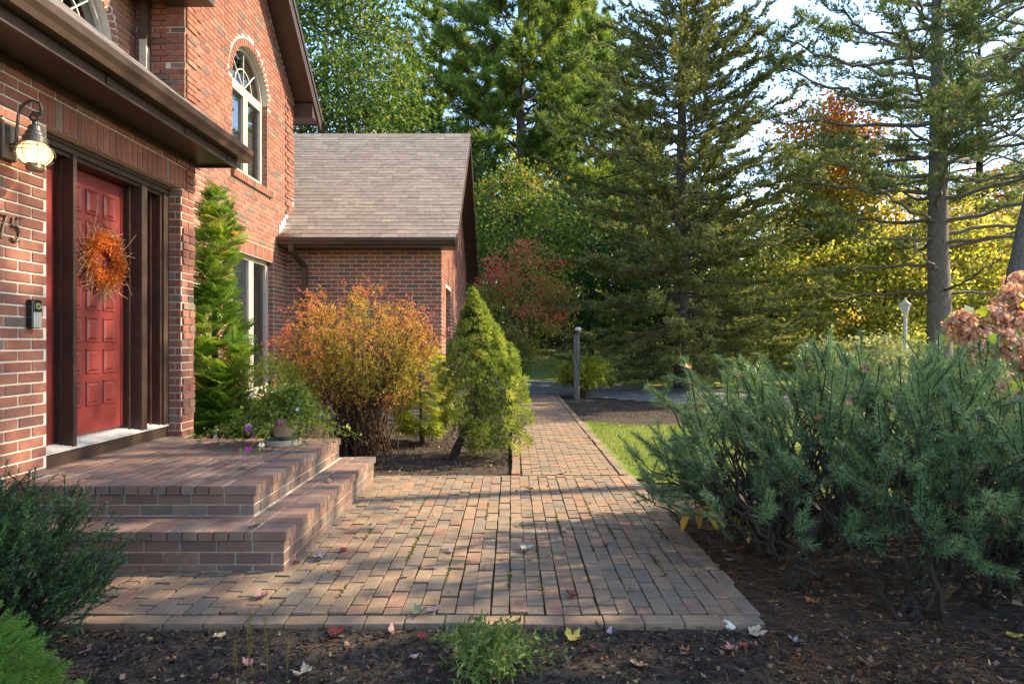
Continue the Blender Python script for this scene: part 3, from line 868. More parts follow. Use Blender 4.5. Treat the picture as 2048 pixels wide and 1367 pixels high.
# --- garage wing
RX, RY = -1.275, 11.3
a = Acc()
a.box(GX - 0.1, RX - 0.008, RY + 0.008, RY + 0.25, -0.15, 3.05)
RYC, RZR, RP = 14.33, 6.09, 0.84
rz = lambda y: RZR - 0.12 - RP * abs(y - RYC)
for ya, yb, zb in ((RY + 0.25, 12.07, -0.15), (12.07, 13.06, 2.41), (13.06, RYC, -0.15), (RYC, 17.36, -0.15)):
    colbox(a, RX - 0.25, RX - 0.008, ya, yb, zb, zb, rz(ya), rz(yb))
a.box(-6.0, RX - 0.25, 17.1, 17.36, -0.15, 3.05)
garage = a.build('garage_wall', M['mortar'], house)
lay_wall(garage, '-y', RY, GX, RX, 0.1, 3.04, off=0.0)
lay_wall(garage, 'x', RX, RY, 17.36, 0.1, 5.8, hole=lambda za, zb: [(12.07, 13.06)] if za < 2.4 else [],
         urange=lambda za, zb: (max(RY, RYC - (RZR - 0.12 - zb) / RP), min(17.36, RYC + (RZR - 0.12 - zb) / RP)), off=0.06)
lay_wall(garage, '-y', 13.048, RX - 0.13, RX - 0.004, 0.1, 2.38, off=0.03, depth=0.03)
CUBE_F = soft_cube('foot_block_shape', 0.03); CUBE_F.materials.append(M['concrete'])
for k in range(9):      # pale stone blocks along the foot of the wall
    w = 0.31
    piece('foot_block', CUBE_F, garage, (GX + 0.16 + k * w, RY + 0.02, 0.02), (w - 0.012, 0.09, 0.18))
lay_pieces(bricks, house, CUBE, M['wall_brick'], 'brick', 300)
for s_ in soldiers:
    piece('soldier_brick', CUBE, s_[3], s_[0], s_[1], s_[2])
door2 = box_obj('side_door', RX - 0.2, RX - 0.12, 12.07, 13.06, -0.1, 2.41, M['brown_paint'], house)

# --- roofs
def slope_prism(acc, pts, ax, a0, a1):
    prism(acc, pts, ax, a0, a1)
# porch roof
ang = math.atan(0.79)
proof = Acc()
prism(proof, [(-2.76, 3.30), (-2.78, 3.345), (-4.70, 3.345 + 1.92 * 0.79), (-4.70, 3.24 + 1.92 * 0.79)], 'y', 0.8, 6.5)
porch_roof = proof.build('porch_roof', M['brown_paint'], house)
ps = []
L = 1.92 / math.cos(ang); n = int(L / 0.135)
for i in range(n + 1):
    s0 = i * 0.135
    y = 2.6 - (i % 3) * 0.1
    while y < 6.48:
        w = random.choice([0.22, 0.28, 0.34]); yb = min(y + w, 6.5)
        sm = s0 + 0.075
        ps.append(((-2.765 - sm * math.cos(ang) + 0.010 * math.sin(ang), (y + yb) / 2, 3.345 + sm * math.sin(ang) + 0.012 * math.cos(ang)),
                   (0.165, yb - y - 0.006, 0.012 + random.random() * 0.004), (0, ang + 0.03, 0), porch_roof))
        y += w
CUBE_D = soft_cube('dark_shingle_shape', 0.02); CUBE_D.materials.append(M['dark_shingle'])
lay_pieces(ps, porch_roof, CUBE_D, M['dark_shingle'], 'shingle', 150)
box_obj('soffit', -3.22, -2.86, 0.8, 6.42, 3.162, 3.18, M['brown_paint'], house, 0)
box_obj('frieze_board', -3.218, -3.195, 0.8, 6.34, 3.11, 3.16, M['brown_paint'], house, 0.003)
box_obj('fascia', -2.86, -2.83, 0.8, 6.44, 3.13, 3.325, M['brown_paint'], house, 0.003)
box_obj('fascia', -3.6, -2.87, 6.42, 6.45, 3.14, 3.30, M['brown_paint'], house, 0.003)
def gutter(name, axis, poly, a0, a1):
    g = Acc()
    for p, q in zip(poly[:-1], poly[1:]):
        dx, dz = q[0] - p[0], q[1] - p[1]; l = math.hypot(dx, dz); nx, nz = -dz / l * 0.004, dx / l * 0.004
        prism(g, [p, q, (q[0] + nx, q[1] + nz), (p[0] + nx, p[1] + nz)], axis, a0, a1)
    return g
gp = [(-2.828, 3.33), (-2.828, 3.215), (-2.74, 3.21), (-2.725, 3.25), (-2.70, 3.285), (-2.695, 3.335), (-2.705, 3.337)]
g = gutter('gutter', 'y', gp, 0.8, 6.52)
prism(g, [(-2.828, 3.33), (-2.828, 3.215), (-2.74, 3.21), (-2.70, 3.285), (-2.695, 3.335)], 'y', 6.518, 6.524)
gut = g.build('gutter', M['brown_metal'], house)
for y in (3.3, 4.35, 5.4, 6.2):
    box_obj('gutter_bracket', -2.829, -2.818, y, y + 0.05, 3.15, 3.21, M['dark_brown'], gut, 0)
# gable roof of the wing
for sgn, nm in ((1, 'far'), (-1, 'near')):
    yy = lambda d: GYC + sgn * d
    hw = GY1 - GYC; ex = 0.40
    zt = lambda d: GZ + PITCH * (hw - d)
    r = Acc()
    prism(r, [(yy(0), zt(0) + 0.02), (yy(0), zt(0) + 0.16), (yy(hw + ex), zt(hw + ex) + 0.16), (yy(hw + ex), zt(hw + ex) + 0.02)], 'x', -9.0, -3.66)
    r.build('gable_roof', M['dark_shingle'], house)
    r = Acc()
    prism(r, [(yy(0), zt(0) - 0.0), (yy(0), zt(0) + 0.018), (yy(hw + ex - 0.01), zt(hw + ex) + 0.018), (yy(hw + ex - 0.01), zt(hw + ex) - 0.0)], 'x', -4.30, -3.70)
    r.build('rake_soffit', M['brown_paint'], house)
    r = Acc()
    prism(r, [(yy(0), zt(0) - 0.10), (yy(0), zt(0) + 0.17), (yy(hw + ex), zt(hw + ex) + 0.17), (yy(hw + ex), zt(hw + ex) - 0.10)], 'x', -3.70, -3.665)
    prism(r, [(yy(0), zt(0) + 0.09), (yy(0), zt(0) + 0.185), (yy(hw + ex + 0.02), zt(hw + ex) + 0.165), (yy(hw + ex + 0.02), zt(hw + ex) + 0.07)], 'x', -3.662, -3.635)
    r.build('rake_board', M['brown_paint'], house)
    e0, e1 = sorted((yy(hw + 0.002), yy(hw + ex)))
    box_obj('eave_return', -4.30, -3.70, e0, e1, GZ - 0.34, GZ - 0.08, M['brown_paint'], house)
# garage roof
ga = math.atan(RP)
EYE, EZE = 10.85, 3.165
a = Acc()
sl = lambda y, o=0: EZE + RP * (y - EYE) + o
for xa, xb, ya in ((GX + 0.002, -0.963, EYE), (-6.2, GX, GY1 + 0.03)):
    prism(a, [(ya, sl(ya, -0.10)), (ya, sl(ya)), (RYC, sl(RYC)), (RYC, sl(RYC, -0.10))], 'x', xa, xb)
yb_ = RYC + (RYC - EYE)
prism(a, [(RYC, sl(RYC)), (yb_, EZE), (yb_, EZE - 0.1), (RYC, sl(RYC, -0.1))], 'x', -6.2, -0.963)
roof = a.build('garage_roof', M['brown_paint'], house)
gs = []
SLL = (RYC - EYE) / math.cos(ga); NR = 34; ex_ = SLL / NR
for i in range(NR):
    s0 = i * ex_; yc0 = EYE + s0 * math.cos(ga)
    left = (GX + 0.004) if yc0 < GY1 + 0.02 else -5.6
    x = left - random.random() * 0.2
    while x < -0.955:
        w = random.choice([0.14, 0.19, 0.24, 0.30, 0.36]); xa, xb = max(x, left), min(x + w, -0.950)
        if xb - xa > 0.03:
            sm = s0 + ex_ * 0.55; th = 0.009 + 0.007 * random.random()
            gs.append((((xa + xb) / 2, EYE - 0.02 + sm * math.cos(ga) - 0.008 * math.sin(ga), EZE - 0.017 + sm * math.sin(ga) + 0.012 * math.cos(ga)),
                       (xb - xa - 0.004, ex_ * 1.28, th), (ga - 0.045, 0, 0), roof))
        x += w
CUBE_G = soft_cube('shingle_shape', 0.015); CUBE_G.materials.append(M['shingle'])
lay_pieces(gs, roof, CUBE_G, M['shingle'], 'shingle', 300)
a = Acc()
for k in range(24):
    xx = -5.5 + k * 0.19
    prism(a, [(RYC - 0.13, sl(RYC - 0.13, 0.025)), (RYC, sl(RYC, 0.035)), (RYC + 0.13, sl(RYC - 0.13, 0.025)), (RYC, sl(RYC, 0.02))], 'x', xx, xx + 0.186)
a.build('ridge_cap', M['shingle'], roof)
# rake boards and eave trim of the garage
a = Acc()
for sg in (-1, 1):
    y_e = RYC + sg * (RYC - EYE)
    prism(a, [(y_e, EZE - 0.20), (y_e, EZE - 0.01), (RYC, sl(RYC, -0.01)), (RYC, sl(RYC, -0.20))], 'x', -0.985, -0.945)
    prism(a, [(y_e, EZE - 0.125), (y_e, EZE - 0.105), (RYC, sl(RYC, -0.105)), (RYC, sl(RYC, -0.125))], 'x', RX - 0.02, -0.985)
a.build('rake_board', M['brown_paint'], house)
box_obj('soffit', GX + 0.004, -0.99, EYE + 0.02, RY + 0.02, 3.005, 3.02, M['brown_paint'], house, 0)
box_obj('fascia', GX + 0.004, -0.975, EYE, EYE + 0.022, 2.99, 3.12, M['brown_paint'], house, 0.003)
gp = [(EYE - 0.002, 3.145), (EYE - 0.002, 3.04), (EYE - 0.085, 3.035), (EYE - 0.10, 3.075), (EYE - 0.12, 3.10), (EYE - 0.125, 3.145), (EYE - 0.115, 3.147)]
g = gutter('gutter', 'x', gp, GX + 0.01, -0.975)
prism(g, [(EYE, 3.145), (EYE, 3.04), (EYE - 0.085, 3.035), (EYE - 0.12, 3.10), (EYE - 0.125, 3.145)], 'x', -0.975, -0.969)
g.build('gutter', M['brown_metal'], house)
def square_pipe(name, pts, w, d, mat, parent):
    a = Acc(); pts = [np.array(p, float) for p in pts]
    for p, q in zip(pts[:-1], pts[1:]):
        D = q - p; L = np.linalg.norm(D); D = D / L
        X = np.array([1.0, 0, 0]) if abs(D[0]) < 0.9 else np.array([0, 1.0, 0])
        X = X - D * D.dot(X); X /= np.linalg.norm(X); Y = np.cross(D, X)
        a.obox((p + q) / 2, X * w / 2, Y * d / 2, D * (L / 2 + 0.012))
    return a.build(name, mat, parent)
square_pipe('downspout', [(-3.82, 10.81, 3.04), (-3.82, 10.81, 2.93), (-3.72, 11.22, 2.70), (-3.72, 11.24, 0.0)], 0.085, 0.065, M['brown_metal'], house)
square_pipe('downspout', [(-4.53, 7.70, 4.55), (-4.53, 7.70, 5.05)], 0.085, 0.075, M['taupe'], house)
square_pipe('downspout', [(-4.53, 7.71, 5.0), (-4.53, 7.71, 6.4)], 0.095, 0.085, M['brown_metal'], house)
a = Acc()
for k in range(8):      # stepped flashing between gable wall and garage roof
    ya = EYE + 0.02 + k * 0.092
    a.box(GX + 0.003, GX + 0.009, ya, ya + 0.096, sl(ya) + 0.01, sl(ya) + 0.155 + 0.05)
a.build('flashing', M['flashing'], house)
# dry pine needles lying in the valley
nd = (np.array([[-0.02, 0, 0], [0.02, 0, 0], [0, 0, 1.0]]), np.array([[0, 1, 2]]))
a = Acc(); n = 900
yv = EYE + np.abs(rng.normal(0, 0.10, n)) - 0.08; xv = GX + np.abs(rng.normal(0, 0.16, n)) + 0.01
P = np.stack([xv, yv, np.maximum(EZE + RP * (yv - EYE), 3.13) + 0.012 + np.abs(rng.normal(0, 0.018, n))], 1)
D = rng.normal(0, 1, (n, 3)); D[:, 2] *= 0.35
a.inst(nd, P, frames(D), rng.uniform(0.05, 0.09, n), rng.uniform(0.3, 1, n))
n = 500
xv = rng.uniform(GX, -1.0, n)
P = np.stack([xv, EYE - 0.06 + rng.normal(0, 0.03, n), 3.145 + 0.01 * rng.random(n)], 1)
D = rng.normal(0, 1, (n, 3)); D[:, 2] *= 0.3
a.inst(nd, P, frames(D), rng.uniform(0.04, 0.07, n), rng.uniform(0.3, 1, n))
a.build('roof_debris', M['straw'], roof, kind='stuff')

# --- windows
def bar(acc, p, q, w, d):
    p, q = np.array(p, float), np.array(q, float); D = q - p; L = np.linalg.norm(D); D /= L
    X = np.array([1.0, 0, 0]); Y = np.cross(D, X); Y /= np.linalg.norm(Y)
    acc.obox((p + q) / 2, X * d / 2, Y * w / 2, D * L / 2)
def arc_bar(acc, x, c, zs, r, w, d, t0=0, t1=PI, n=28):
    for i in range(n):
        a0, a1 = t0 + (t1 - t0) * i / n, t0 + (t1 - t0) * (i + 1) / n
        bar(acc, (x, c + r * math.cos(a0), zs + r * math.sin(a0)), (x, c + r * math.cos(a1), zs + r * math.sin(a1)), w, d)
def arch_window(w, lower):
    x = w['x'] - 0.13; r = (w['y1'] - w['y0']) / 2; c = (w['y0'] + w['y1']) / 2; zs = w['zs']
    root = empty('arch_window', (x, c, w['z0'])); root.parent = house; root.matrix_parent_inverse = PINV(house); PW.pop(root.name, None)
    f = Acc()
    arc_bar(f, x, c, zs, r - 0.03, 0.06, 0.07)
    bar(f, (x, w['y0'], zs), (x, w['y1'], zs), 0.10, 0.075)
    if lower:
        for ya in (w['y0'] + 0.03, w['y1'] - 0.03): bar(f, (x, ya, w['z0']), (x, ya, zs), 0.06, 0.07)
        bar(f, (x, c, w['z0']), (x, c, zs), 0.075, 0.065)
        bar(f, (x, w['y0'], w['z0'] + 0.03), (x, w['y1'], w['z0'] + 0.03), 0.06, 0.07)
        for ya, yb in ((w['y0'] + 0.06, c - 0.037), (c + 0.037, w['y1'] - 0.06)):
            for y_ in (ya + 0.02, yb - 0.02): bar(f, (x + 0.012, y_, w['z0'] + 0.06), (x + 0.012, y_, zs - 0.05), 0.04, 0.05)
            for z_ in (w['z0'] + 0.08, zs - 0.07): bar(f, (x + 0.010, ya, z_), (x + 0.010, yb, z_), 0.04, 0.05)
    f.build('window_frame', M['taupe'], root)
    g_ = Acc()
    pts = [(c, zs)] + [(c + (r - 0.05) * math.cos(PI * i / 24), zs + (r - 0.05) * math.sin(PI * i / 24)) for i in range(25)]
    g_.add([(x - 0.01, p, q) for p, q in pts], [[0, i, i + 1] for i in range(1, 25)])
    g_.build('pane', M['glass'], root)
    if lower:
        for ya, yb in ((w['y0'] + 0.06, c - 0.037), (c + 0.037, w['y1'] - 0.06)):
            g_ = Acc(); g_.add([(x - 0.006, ya, w['z0'] + 0.06), (x - 0.006, yb, w['z0'] + 0.06), (x - 0.006, yb, zs - 0.05), (x - 0.006, ya, zs - 0.05)], [[0, 1, 2], [0, 2, 3]])
            g_.build('pane', M['glass'], root)
        b = Acc()
        z = w['z0'] + 0.08
        while z < w['z0'] + 0.75:
            b.obox((x - 0.10, c, z), (0.018, 0, 0.012), (0, r - 0.08, 0), (-0.0006, 0, 0.001)); z += 0.036
        b.build('blind', M['blind'], root)
    mt = Acc()
    xm = x + 0.002
    arc_bar(mt, xm, c, zs + 0.04, r * 0.46, 0.012, 0.012)
    for t in (PI * 0.25, PI * 0.5, PI * 0.75):
        bar(mt, (xm, c, zs + 0.05), (xm, c + (r - 0.06) * math.cos(t), zs + (r - 0.06) * math.sin(t)), 0.011, 0.013)
    mt.build('muntin', M['muntin'], root)
    b = Acc(); b.box(x - 0.8, x - 0.78, w['y0'] - 0.5, w['y1'] + 0.5, w['z0'] - 0.5, zs + r + 0.3)
    b.build('dark_room_sheet', M['interior'], root)  # dark sheet behind the panes stands in for the unlit room
arch_window(W1, True)
arch_window(W3, False)
# tall window at ground level
x = GX - 0.13
root = empty('tall_window', (x, 9.87, 0.55)); root.parent = house; root.matrix_parent_inverse = PINV(house); PW.pop(root.name, None)
f = Acc()
for y_ in (9.14, 10.61): bar(f, (x, y_, 0.55), (x, y_, 2.7), 0.08, 0.08)
bar(f, (x, 9.95, 0.55), (x, 9.95, 2.7), 0.10, 0.075)
for z_ in (0.58, 2.665): bar(f, (x, 9.1, z_), (x, 10.65, z_), 0.07, 0.08)
for ya, yb in ((9.18, 9.90), (10.0, 10.57)):
    for y_ in (ya + 0.02, yb - 0.02): bar(f, (x + 0.012, y_, 0.6), (x + 0.012, y_, 2.63), 0.04, 0.05)
f.build('window_frame', M['taupe'], root)
for ya, yb in ((9.18, 9.90), (10.0, 10.57)):
    g_ = Acc(); g_.add([(x - 0.006, ya, 0.6), (x - 0.006, yb, 0.6), (x - 0.006, yb, 2.64), (x - 0.006, ya, 2.64)], [[0, 1, 2], [0, 2, 3]])
    g_.build('pane', M['glass'], root)
b = Acc(); z = 0.62
while z < 2.62:
    b.obox((x - 0.09, 10.28, z), (0.018, 0, 0.014), (0, 0.27, 0), (-0.0006, 0, 0.001)); z += 0.034
b.build('blind', M['blind'], root)
b = Acc(); b.box(x - 0.8, x - 0.78, 8.6, 11.1, 0.2, 3.2); b.build('dark_room_sheet', M['interior'], root)  # room's darkness put into a dark sheet behind the glass
# thin taupe plate under the tall window lintel
box_obj('lintel_angle', GX - 0.13, GX - 0.01, 9.1, 10.65, 2.695, 2.703, M['taupe'], house, 0)

# --- front door
DX = -3.50
fr = Acc()
fr.box(-3.60, -3.36, 4.755, 4.800, 0.56, OZ1 - 0.002)
fr.box(-3.60, -3.36, 5.638, 5.725, 0.56, OZ1 - 0.002)
fr.box(-3.60, -3.36, 5.966, 6.085, 0.545, OZ1 - 0.002)
fr.box(-3.60, -3.36, 4.332, 4.42, 0.545, OZ1 - 0.002)
for (ya, yb) in ((4.42, 4.755), (4.80, 5.638), (5.725, 5.966)):
    fr.box(-3.60, -3.361, ya, yb, 2.745, OZ1 - 0.003)
door_frame = fr.build('door_frame', M['dark_brown'], house)
tr = Acc()
for ya, yb in ((4.752, 4.803), (5.634, 5.729), (5.99, 6.088)):
    tr.box(-3.366, -3.340, ya + 0.006, yb - 0.006, 0.548, 2.80)
tr.box(-3.366, -3.335, 4.335, 6.088, 2.775, 2.848)
tr.box(-3.366, -3.318, 4.335, 6.088, 2.815, 2.847)
for ya, yb in ((4.79, 4.798), (5.642, 5.65), (5.97, 5.978)):
    tr.box(-3.44, -3.425, ya - 0.045, ya - 0.034, 0.56, 2.74)
tr.build('door_casing', M['brown_paint'], door_frame)
box_obj('kick_board', -3.395, -3.352, 4.335, 6.085, 0.425, 0.535, M['brown_paint'], house, 0.003)
th = Acc()
th.add([(-3.60, 4.34, 0.592), (-3.60, 6.08, 0.592), (-3.335, 6.08, 0.552), (-3.335, 4.34, 0.552), (-3.60, 4.34, 0.53), (-3.60, 6.08, 0.53), (-3.335, 6.08, 0.536), (-3.335, 4.34, 0.536)],
       [[0, 1, 2], [0, 2, 3], [3, 2, 6], [3, 6, 7], [1, 5, 6], [1, 6, 2], [4, 0, 3], [4, 3, 7]])
for k in range(5):
    x_ = -3.47 + k * 0.027; z_ = 0.552 + (-3.335 - x_) * 0.151
    th.box(x_, x_ + 0.009, 4.36, 6.06, z_ - 0.006, z_ + 0.004)
th.build('threshold', M['threshold'], house)
door = box_obj('door', -3.545, DX, 4.785, 5.636, 0.598, 2.741, M['door_red'], house, 0.003)
def loops_mesh(name, loops):
    V = [p for l in loops for p in l]; F = []
    for k in range(len(loops) - 1):
        for i in range(4):
            a0, a1 = 4 * k + i, 4 * k + (i + 1) % 4
            F += [[a0, a1, a1 + 4], [a0, a1 + 4, a0 + 4]]
    b = 4 * (len(loops) - 1); F += [[b, b + 1, b + 2], [b, b + 2, b + 3]]
    return mesh_np(name, np.array(V, float), np.array(F))
def rect(w, h, d): return [(d, -w / 2, -h / 2), (d, w / 2, -h / 2), (d, w / 2, h / 2), (d, -w / 2, h / 2)]
pm = loops_mesh('door_panel', [rect(0.162, 0.204, 0.0), rect(0.158, 0.200, 0.009), rect(0.142, 0.184, 0.009), rect(0.128, 0.170, 0.0015), rect(0.124, 0.166, 0.0015), rect(0.088, 0.130, 0.012)])
pm.materials.append(M['door_red'])
for r_ in range(7):
    for c_ in range(3):
        o = link('door_panel', pm, None, door, None)
        o.location = (DX + 0.0005, 5.421 - c_ * 0.2135, 0.925 + r_ * 0.264)
for ya, yb in ((5.725, 5.966), (4.42, 4.755)):
    box_obj('sidelight', -3.53, -3.485, ya, yb, 0.56, 2.745, M['door_red'], house, 0.002)
# ------------------------------------------------------------------ things on the house front
# wall lantern, lit
lx, ly, lz = -3.03, 3.97, 2.556
lan = empty('wall_lantern', (-3.2, ly, 2.5), 'lit black onion lantern on a scroll arm beside the front door', 'lantern')
box_obj('back_plate', -3.222, -3.185, ly - 0.055, ly + 0.055, 2.50, 2.73, M['iron'], lan, 0.008)
a = Acc()
arm = np.array([(-3.19, 2.56), (-3.15, 2.60), (-3.145, 2.70), (-3.135, 2.80), (-3.10, 2.862), (-3.05, 2.885), (-3.0, 2.865), (-2.985, 2.82), (-3.0, 2.785), (-3.03, 2.785), (-3.04, 2.81)])
t = np.linspace(0, 1, len(arm)); tt = np.linspace(0, 1, 40)
px = np.interp(tt, t, arm[:, 0]); pz = np.interp(tt, t, arm[:, 1])
a.tube(np.stack([px, np.full(40, ly), pz], 1), 0.009, 8)
a.tube(np.array([(-3.19, ly, 2.60), (-3.03 - 0.055, ly, 2.635)]), 0.006, 6)
a.build('arm', M['iron'], lan, smooth=True)
a = Acc()
th_ = np.linspace(0, 2 * PI, 20)
a.tube(np.stack([lx + 0.03 * np.cos(th_), ly + 0.012 * np.sin(th_), lz + 0.225 + 0.03 * np.sin(th_)], 1), 0.007, 6)
a.build('hanging_ring', M['iron'], lan, smooth=True)
a = Acc()
lathe(a, (lx, ly, lz), [(0.0, 0.196), (0.014, 0.194), (0.016, 0.175), (0.036, 0.160), (0.042, 0.130), (0.052, 0.120), (0.054, 0.100), (0.066, 0.092), (0.068, 0.055), (0.072, 0.050), (0.0, 0.05)], 24)
a.build('hood', M['iron'], lan, smooth=False)
a = Acc()
lathe(a, (lx, ly, lz), [(0.055, 0.052), (0.075, 0.035), (0.092, 0.01), (0.095, -0.015), (0.085, -0.045), (0.062, -0.07), (0.045, -0.078)], 28)
a.build('globe', M['lamp_glass'], lan, smooth=True)
a = Acc()
for k in range(8):
    an = k * PI / 4
    prof = [(0.068, 0.055), (0.088, 0.035), (0.105, 0.008), (0.108, -0.015), (0.096, -0.05), (0.07, -0.078), (0.05, -0.085)]
    a.tube(np.array([(lx + r * math.cos(an), ly + r * math.sin(an), lz + z) for r, z in prof]), 0.0028, 5)
for r, z in ((0.110, -0.008), (0.098, 0.022)):
    a.tube(np.stack([lx + r * np.cos(th_), ly + r * np.sin(th_), np.full(20, lz + z)], 1), 0.0028, 5)
a.build('cage', M['iron'], lan, smooth=True)
a = Acc()
lathe(a, (lx, ly, lz), [(0.0, -0.125), (0.045, -0.122), (0.05, -0.105), (0.048, -0.078), (0.0, -0.076)], 20)
a.build('base_cup', M['bronze'], lan, smooth=False)
a = Acc()
lathe(a, (lx, ly, lz), [(0.0, -0.062), (0.012, -0.058), (0.026, -0.03), (0.030, -0.005), (0.022, 0.02), (0.012, 0.04), (0.0, 0.045)], 14)
a.build('bulb', M['lamp_lit'], lan, smooth=True)
ld = bpy.data.lights.new('lantern_light', 'POINT'); ld.energy = 1.6; ld.color = (1.0, 0.66, 0.34); ld.shadow_soft_size = 0.05
lo = bpy.data.objects.new('lantern_light', ld); col.objects.link(lo); lo.parent = lan; lo.matrix_parent_inverse = PINV(lan); lo.location = (lx + 0.0, ly, lz - 0.005)

# house number
num = empty('house_number', (-3.21, 3.98, 2.0), 'bronze house number 75 on the brick beside the lantern', 'house number')
def digit(name, pts, y0, w, z0, h, closed=False):
    a = Acc(); p = np.array(pts, float)
    t = np.linspace(0, 1, len(p)); tt = np.linspace(0, 1, 46)
    yy_ = np.interp(tt, t, p[:, 0]); zz_ = np.interp(tt, t, p[:, 1])
    for _ in range(2):
        yy_[1:-1] = (yy_[:-2] + 2 * yy_[1:-1] + yy_[2:]) / 4; zz_[1:-1] = (zz_[:-2] + 2 * zz_[1:-1] + zz_[2:]) / 4
    a.tube(np.stack([np.full(46, -3.207), y0 + yy_ * w, z0 + zz_ * h], 1), 0.0082, 8)
    a.build(name, M['bronze'], num, smooth=True)
digit('digit', [(0.0, 0.84), (0.02, 1.0), (0.5, 0.97), (0.95, 1.0), (0.72, 0.68), (0.55, 0.40), (0.46, 0.18), (0.43, 0.0)], 3.888, 0.085, 2.0, 0.155)
digit('digit', [(0.92, 1.02), (0.55, 0.98), (0.28, 0.98), (0.20, 0.58), (0.45, 0.66), (0.72, 0.60), (0.90, 0.40), (0.84, 0.16), (0.60, 0.0), (0.32, 0.0), (0.12, 0.12)], 3.99, 0.09, 2.0, 0.155)

# video doorbell
bell = empty('doorbell', (-3.21, 4.175, 1.44), 'slim black and silver video doorbell on the brick beside the door', 'doorbell')
box_obj('mount', -3.222, -3.175, 4.14, 4.212, 1.44, 1.632, M['black_gloss'], bell, 0.006)
box_obj('lens_panel', -3.176, -3.165, 4.143, 4.209, 1.552, 1.629, M['black_gloss'], bell, 0.004)
box_obj('face_plate', -3.176, -3.166, 4.143, 4.209, 1.443, 1.549, M['satin_nickel'], bell, 0.004)
a = Acc()
for r in (0.021, 0.012):
    a.tube(np.stack([np.full(20, -3.164), 4.176 + r * np.cos(th_), 1.588 + r * np.sin(th_)], 1), 0.0026, 5)
a.build('button_ring', M['emblem'], bell, smooth=True)

# wreath on the door
wc = np.array([-3.455, 5.275, 2.04])
wr = empty('wreath', (-3.47, 5.275, 1.8), 'round wreath of orange leaves and dry twigs hanging on the red door', 'wreath')
n = 260
an = rng.uniform(0, 2 * PI, n); r0 = rng.normal(0.17, 0.03, n)
A = wc + np.stack([rng.normal(0.0, 0.018, n), r0 * np.cos(an), r0 * np.sin(an)], 1)
tang = np.stack([rng.normal(0.10, 0.18, n), -np.sin(an), np.cos(an)], 1) * rng.choice([-1, 1], n)[:, None] * 0.7 + np.stack([0 * an, np.cos(an), np.sin(an)], 1) * rng.uniform(0.2, 1.0, n)[:, None]
A[:, 0] = np.maximum(A[:, 0], -3.475)
ln = rng.uniform(0.08, 0.20, n); big = rng.random(n) < 0.16
ln[big] *= 1.7
B = A + norm(tang) * ln[:, None]; B[:, 0] = np.maximum(B[:, 0], -3.475)
tw = Acc(); tw.sticks(A, B, 0.0024, 0.001)
tw.build('twigs', M['straw_twig'], wr)
leaf = (np.array([[0, 0, 0], [0.34, 0.08, 0.45], [0, 0, 1.0], [-0.34, 0.08, 0.45]]), np.array([[0, 1, 2], [0, 2, 3]]))
n = 2300
an = rng.uniform(0, 2 * PI, n); r0 = rng.normal(0.18, 0.042, n); q = rng.normal(0, 0.03, n)
P = wc + np.stack([np.abs(q) + 0.0, r0 * np.cos(an), r0 * np.sin(an)], 1)
D = rng.normal(0, 1, (n, 3)); D[:, 0] = np.abs(D[:, 0])
lv = Acc(); lv.inst(leaf, P, frames(D), rng.uniform(0.014, 0.034, n), np.clip(rng.normal(0.45, 0.28, n), 0, 1))
lv.build('leaves', M['wreath_leaf'], wr)

# ------------------------------------------------------------------ granite post with a light, lamp post, lattice fence
gp_ = empty('granite_post', (1.57, 15.2, -0.04), 'rough granite post with a small round light at the end of the brick path', 'post')
bm = bmesh.new(); bmesh.ops.create_cube(bm, size=1)
bmesh.ops.subdivide_edges(bm, edges=bm.edges[:], cuts=5, use_grid_fill=True)
for v in bm.verts:
    v.co = Vector((1.57 + v.co.x * 0.135, 15.2 + v.co.y * 0.135, -0.06 + (v.co.z + 0.5) * 1.60)) + Vector((J(0.006), J(0.006), J(0.004)))
me = bpy.data.meshes.new('shaft'); bm.to_mesh(me); bm.free()
link('shaft', me, M['granite'], gp_)
a = Acc(); lathe(a, (1.60, 15.15, 1.54), [(0.0, 0.0), (0.05, 0.0), (0.05, 0.05), (0.03, 0.07), (0.0, 0.07)], 14); a.build('light_base', M['iron'], gp_)
a = Acc(); lathe(a, (1.60, 15.15, 1.60), [(0.0, 0.0), (0.05, 0.01), (0.08, 0.04), (0.085, 0.07), (0.06, 0.10), (0.0, 0.115)], 18); a.build('light_globe', M['fixture_white'], gp_, smooth=True)

lp = empty('lamp_post', (11.95, 19.0, -0.05), 'cream lamp post with a four sided lantern near the tall pine', 'lamp post')
a = Acc(); a.tube(np.array([(11.95, 19, -0.1), (11.95, 19, 2.1)]), 0.055, 10); a.build('post', M['cream_paint'], lp, smooth=True)
a = Acc(); lathe(a, (11.95, 19, 2.1), [(0.0, 0.0), (0.075, 0.0), (0.085, 0.03), (0.05, 0.06), (0.05, 0.10), (0.10, 0.12), (0.10, 0.14), (0, 0.14)], 8); a.build('collar', M['cream_paint'], lp)
a = Acc(); lathe(a, (11.95, 19, 2.24), [(0.095, 0.0), (0.165, 0.24)], 4); a.build('lantern_pane', M['fixture_white'], lp)
a = Acc()
for k in range(4):
    an = k * PI / 2
    a.tube(np.array([(11.95 + 0.1 * math.cos(an), 19 + 0.1 * math.sin(an), 2.24), (11.95 + 0.172 * math.cos(an), 19 + 0.172 * math.sin(an), 2.48)]), 0.012, 4)
a.build('lantern_frame', M['cream_paint'], lp)
a = Acc(); lathe(a, (11.95, 19, 2.48), [(0.21, 0.0), (0.20, 0.02), (0.06, 0.12), (0.045, 0.16), (0.015, 0.17), (0.012, 0.22), (0.0, 0.23)], 4); a.build('lantern_roof', M['cream_paint'], lp)

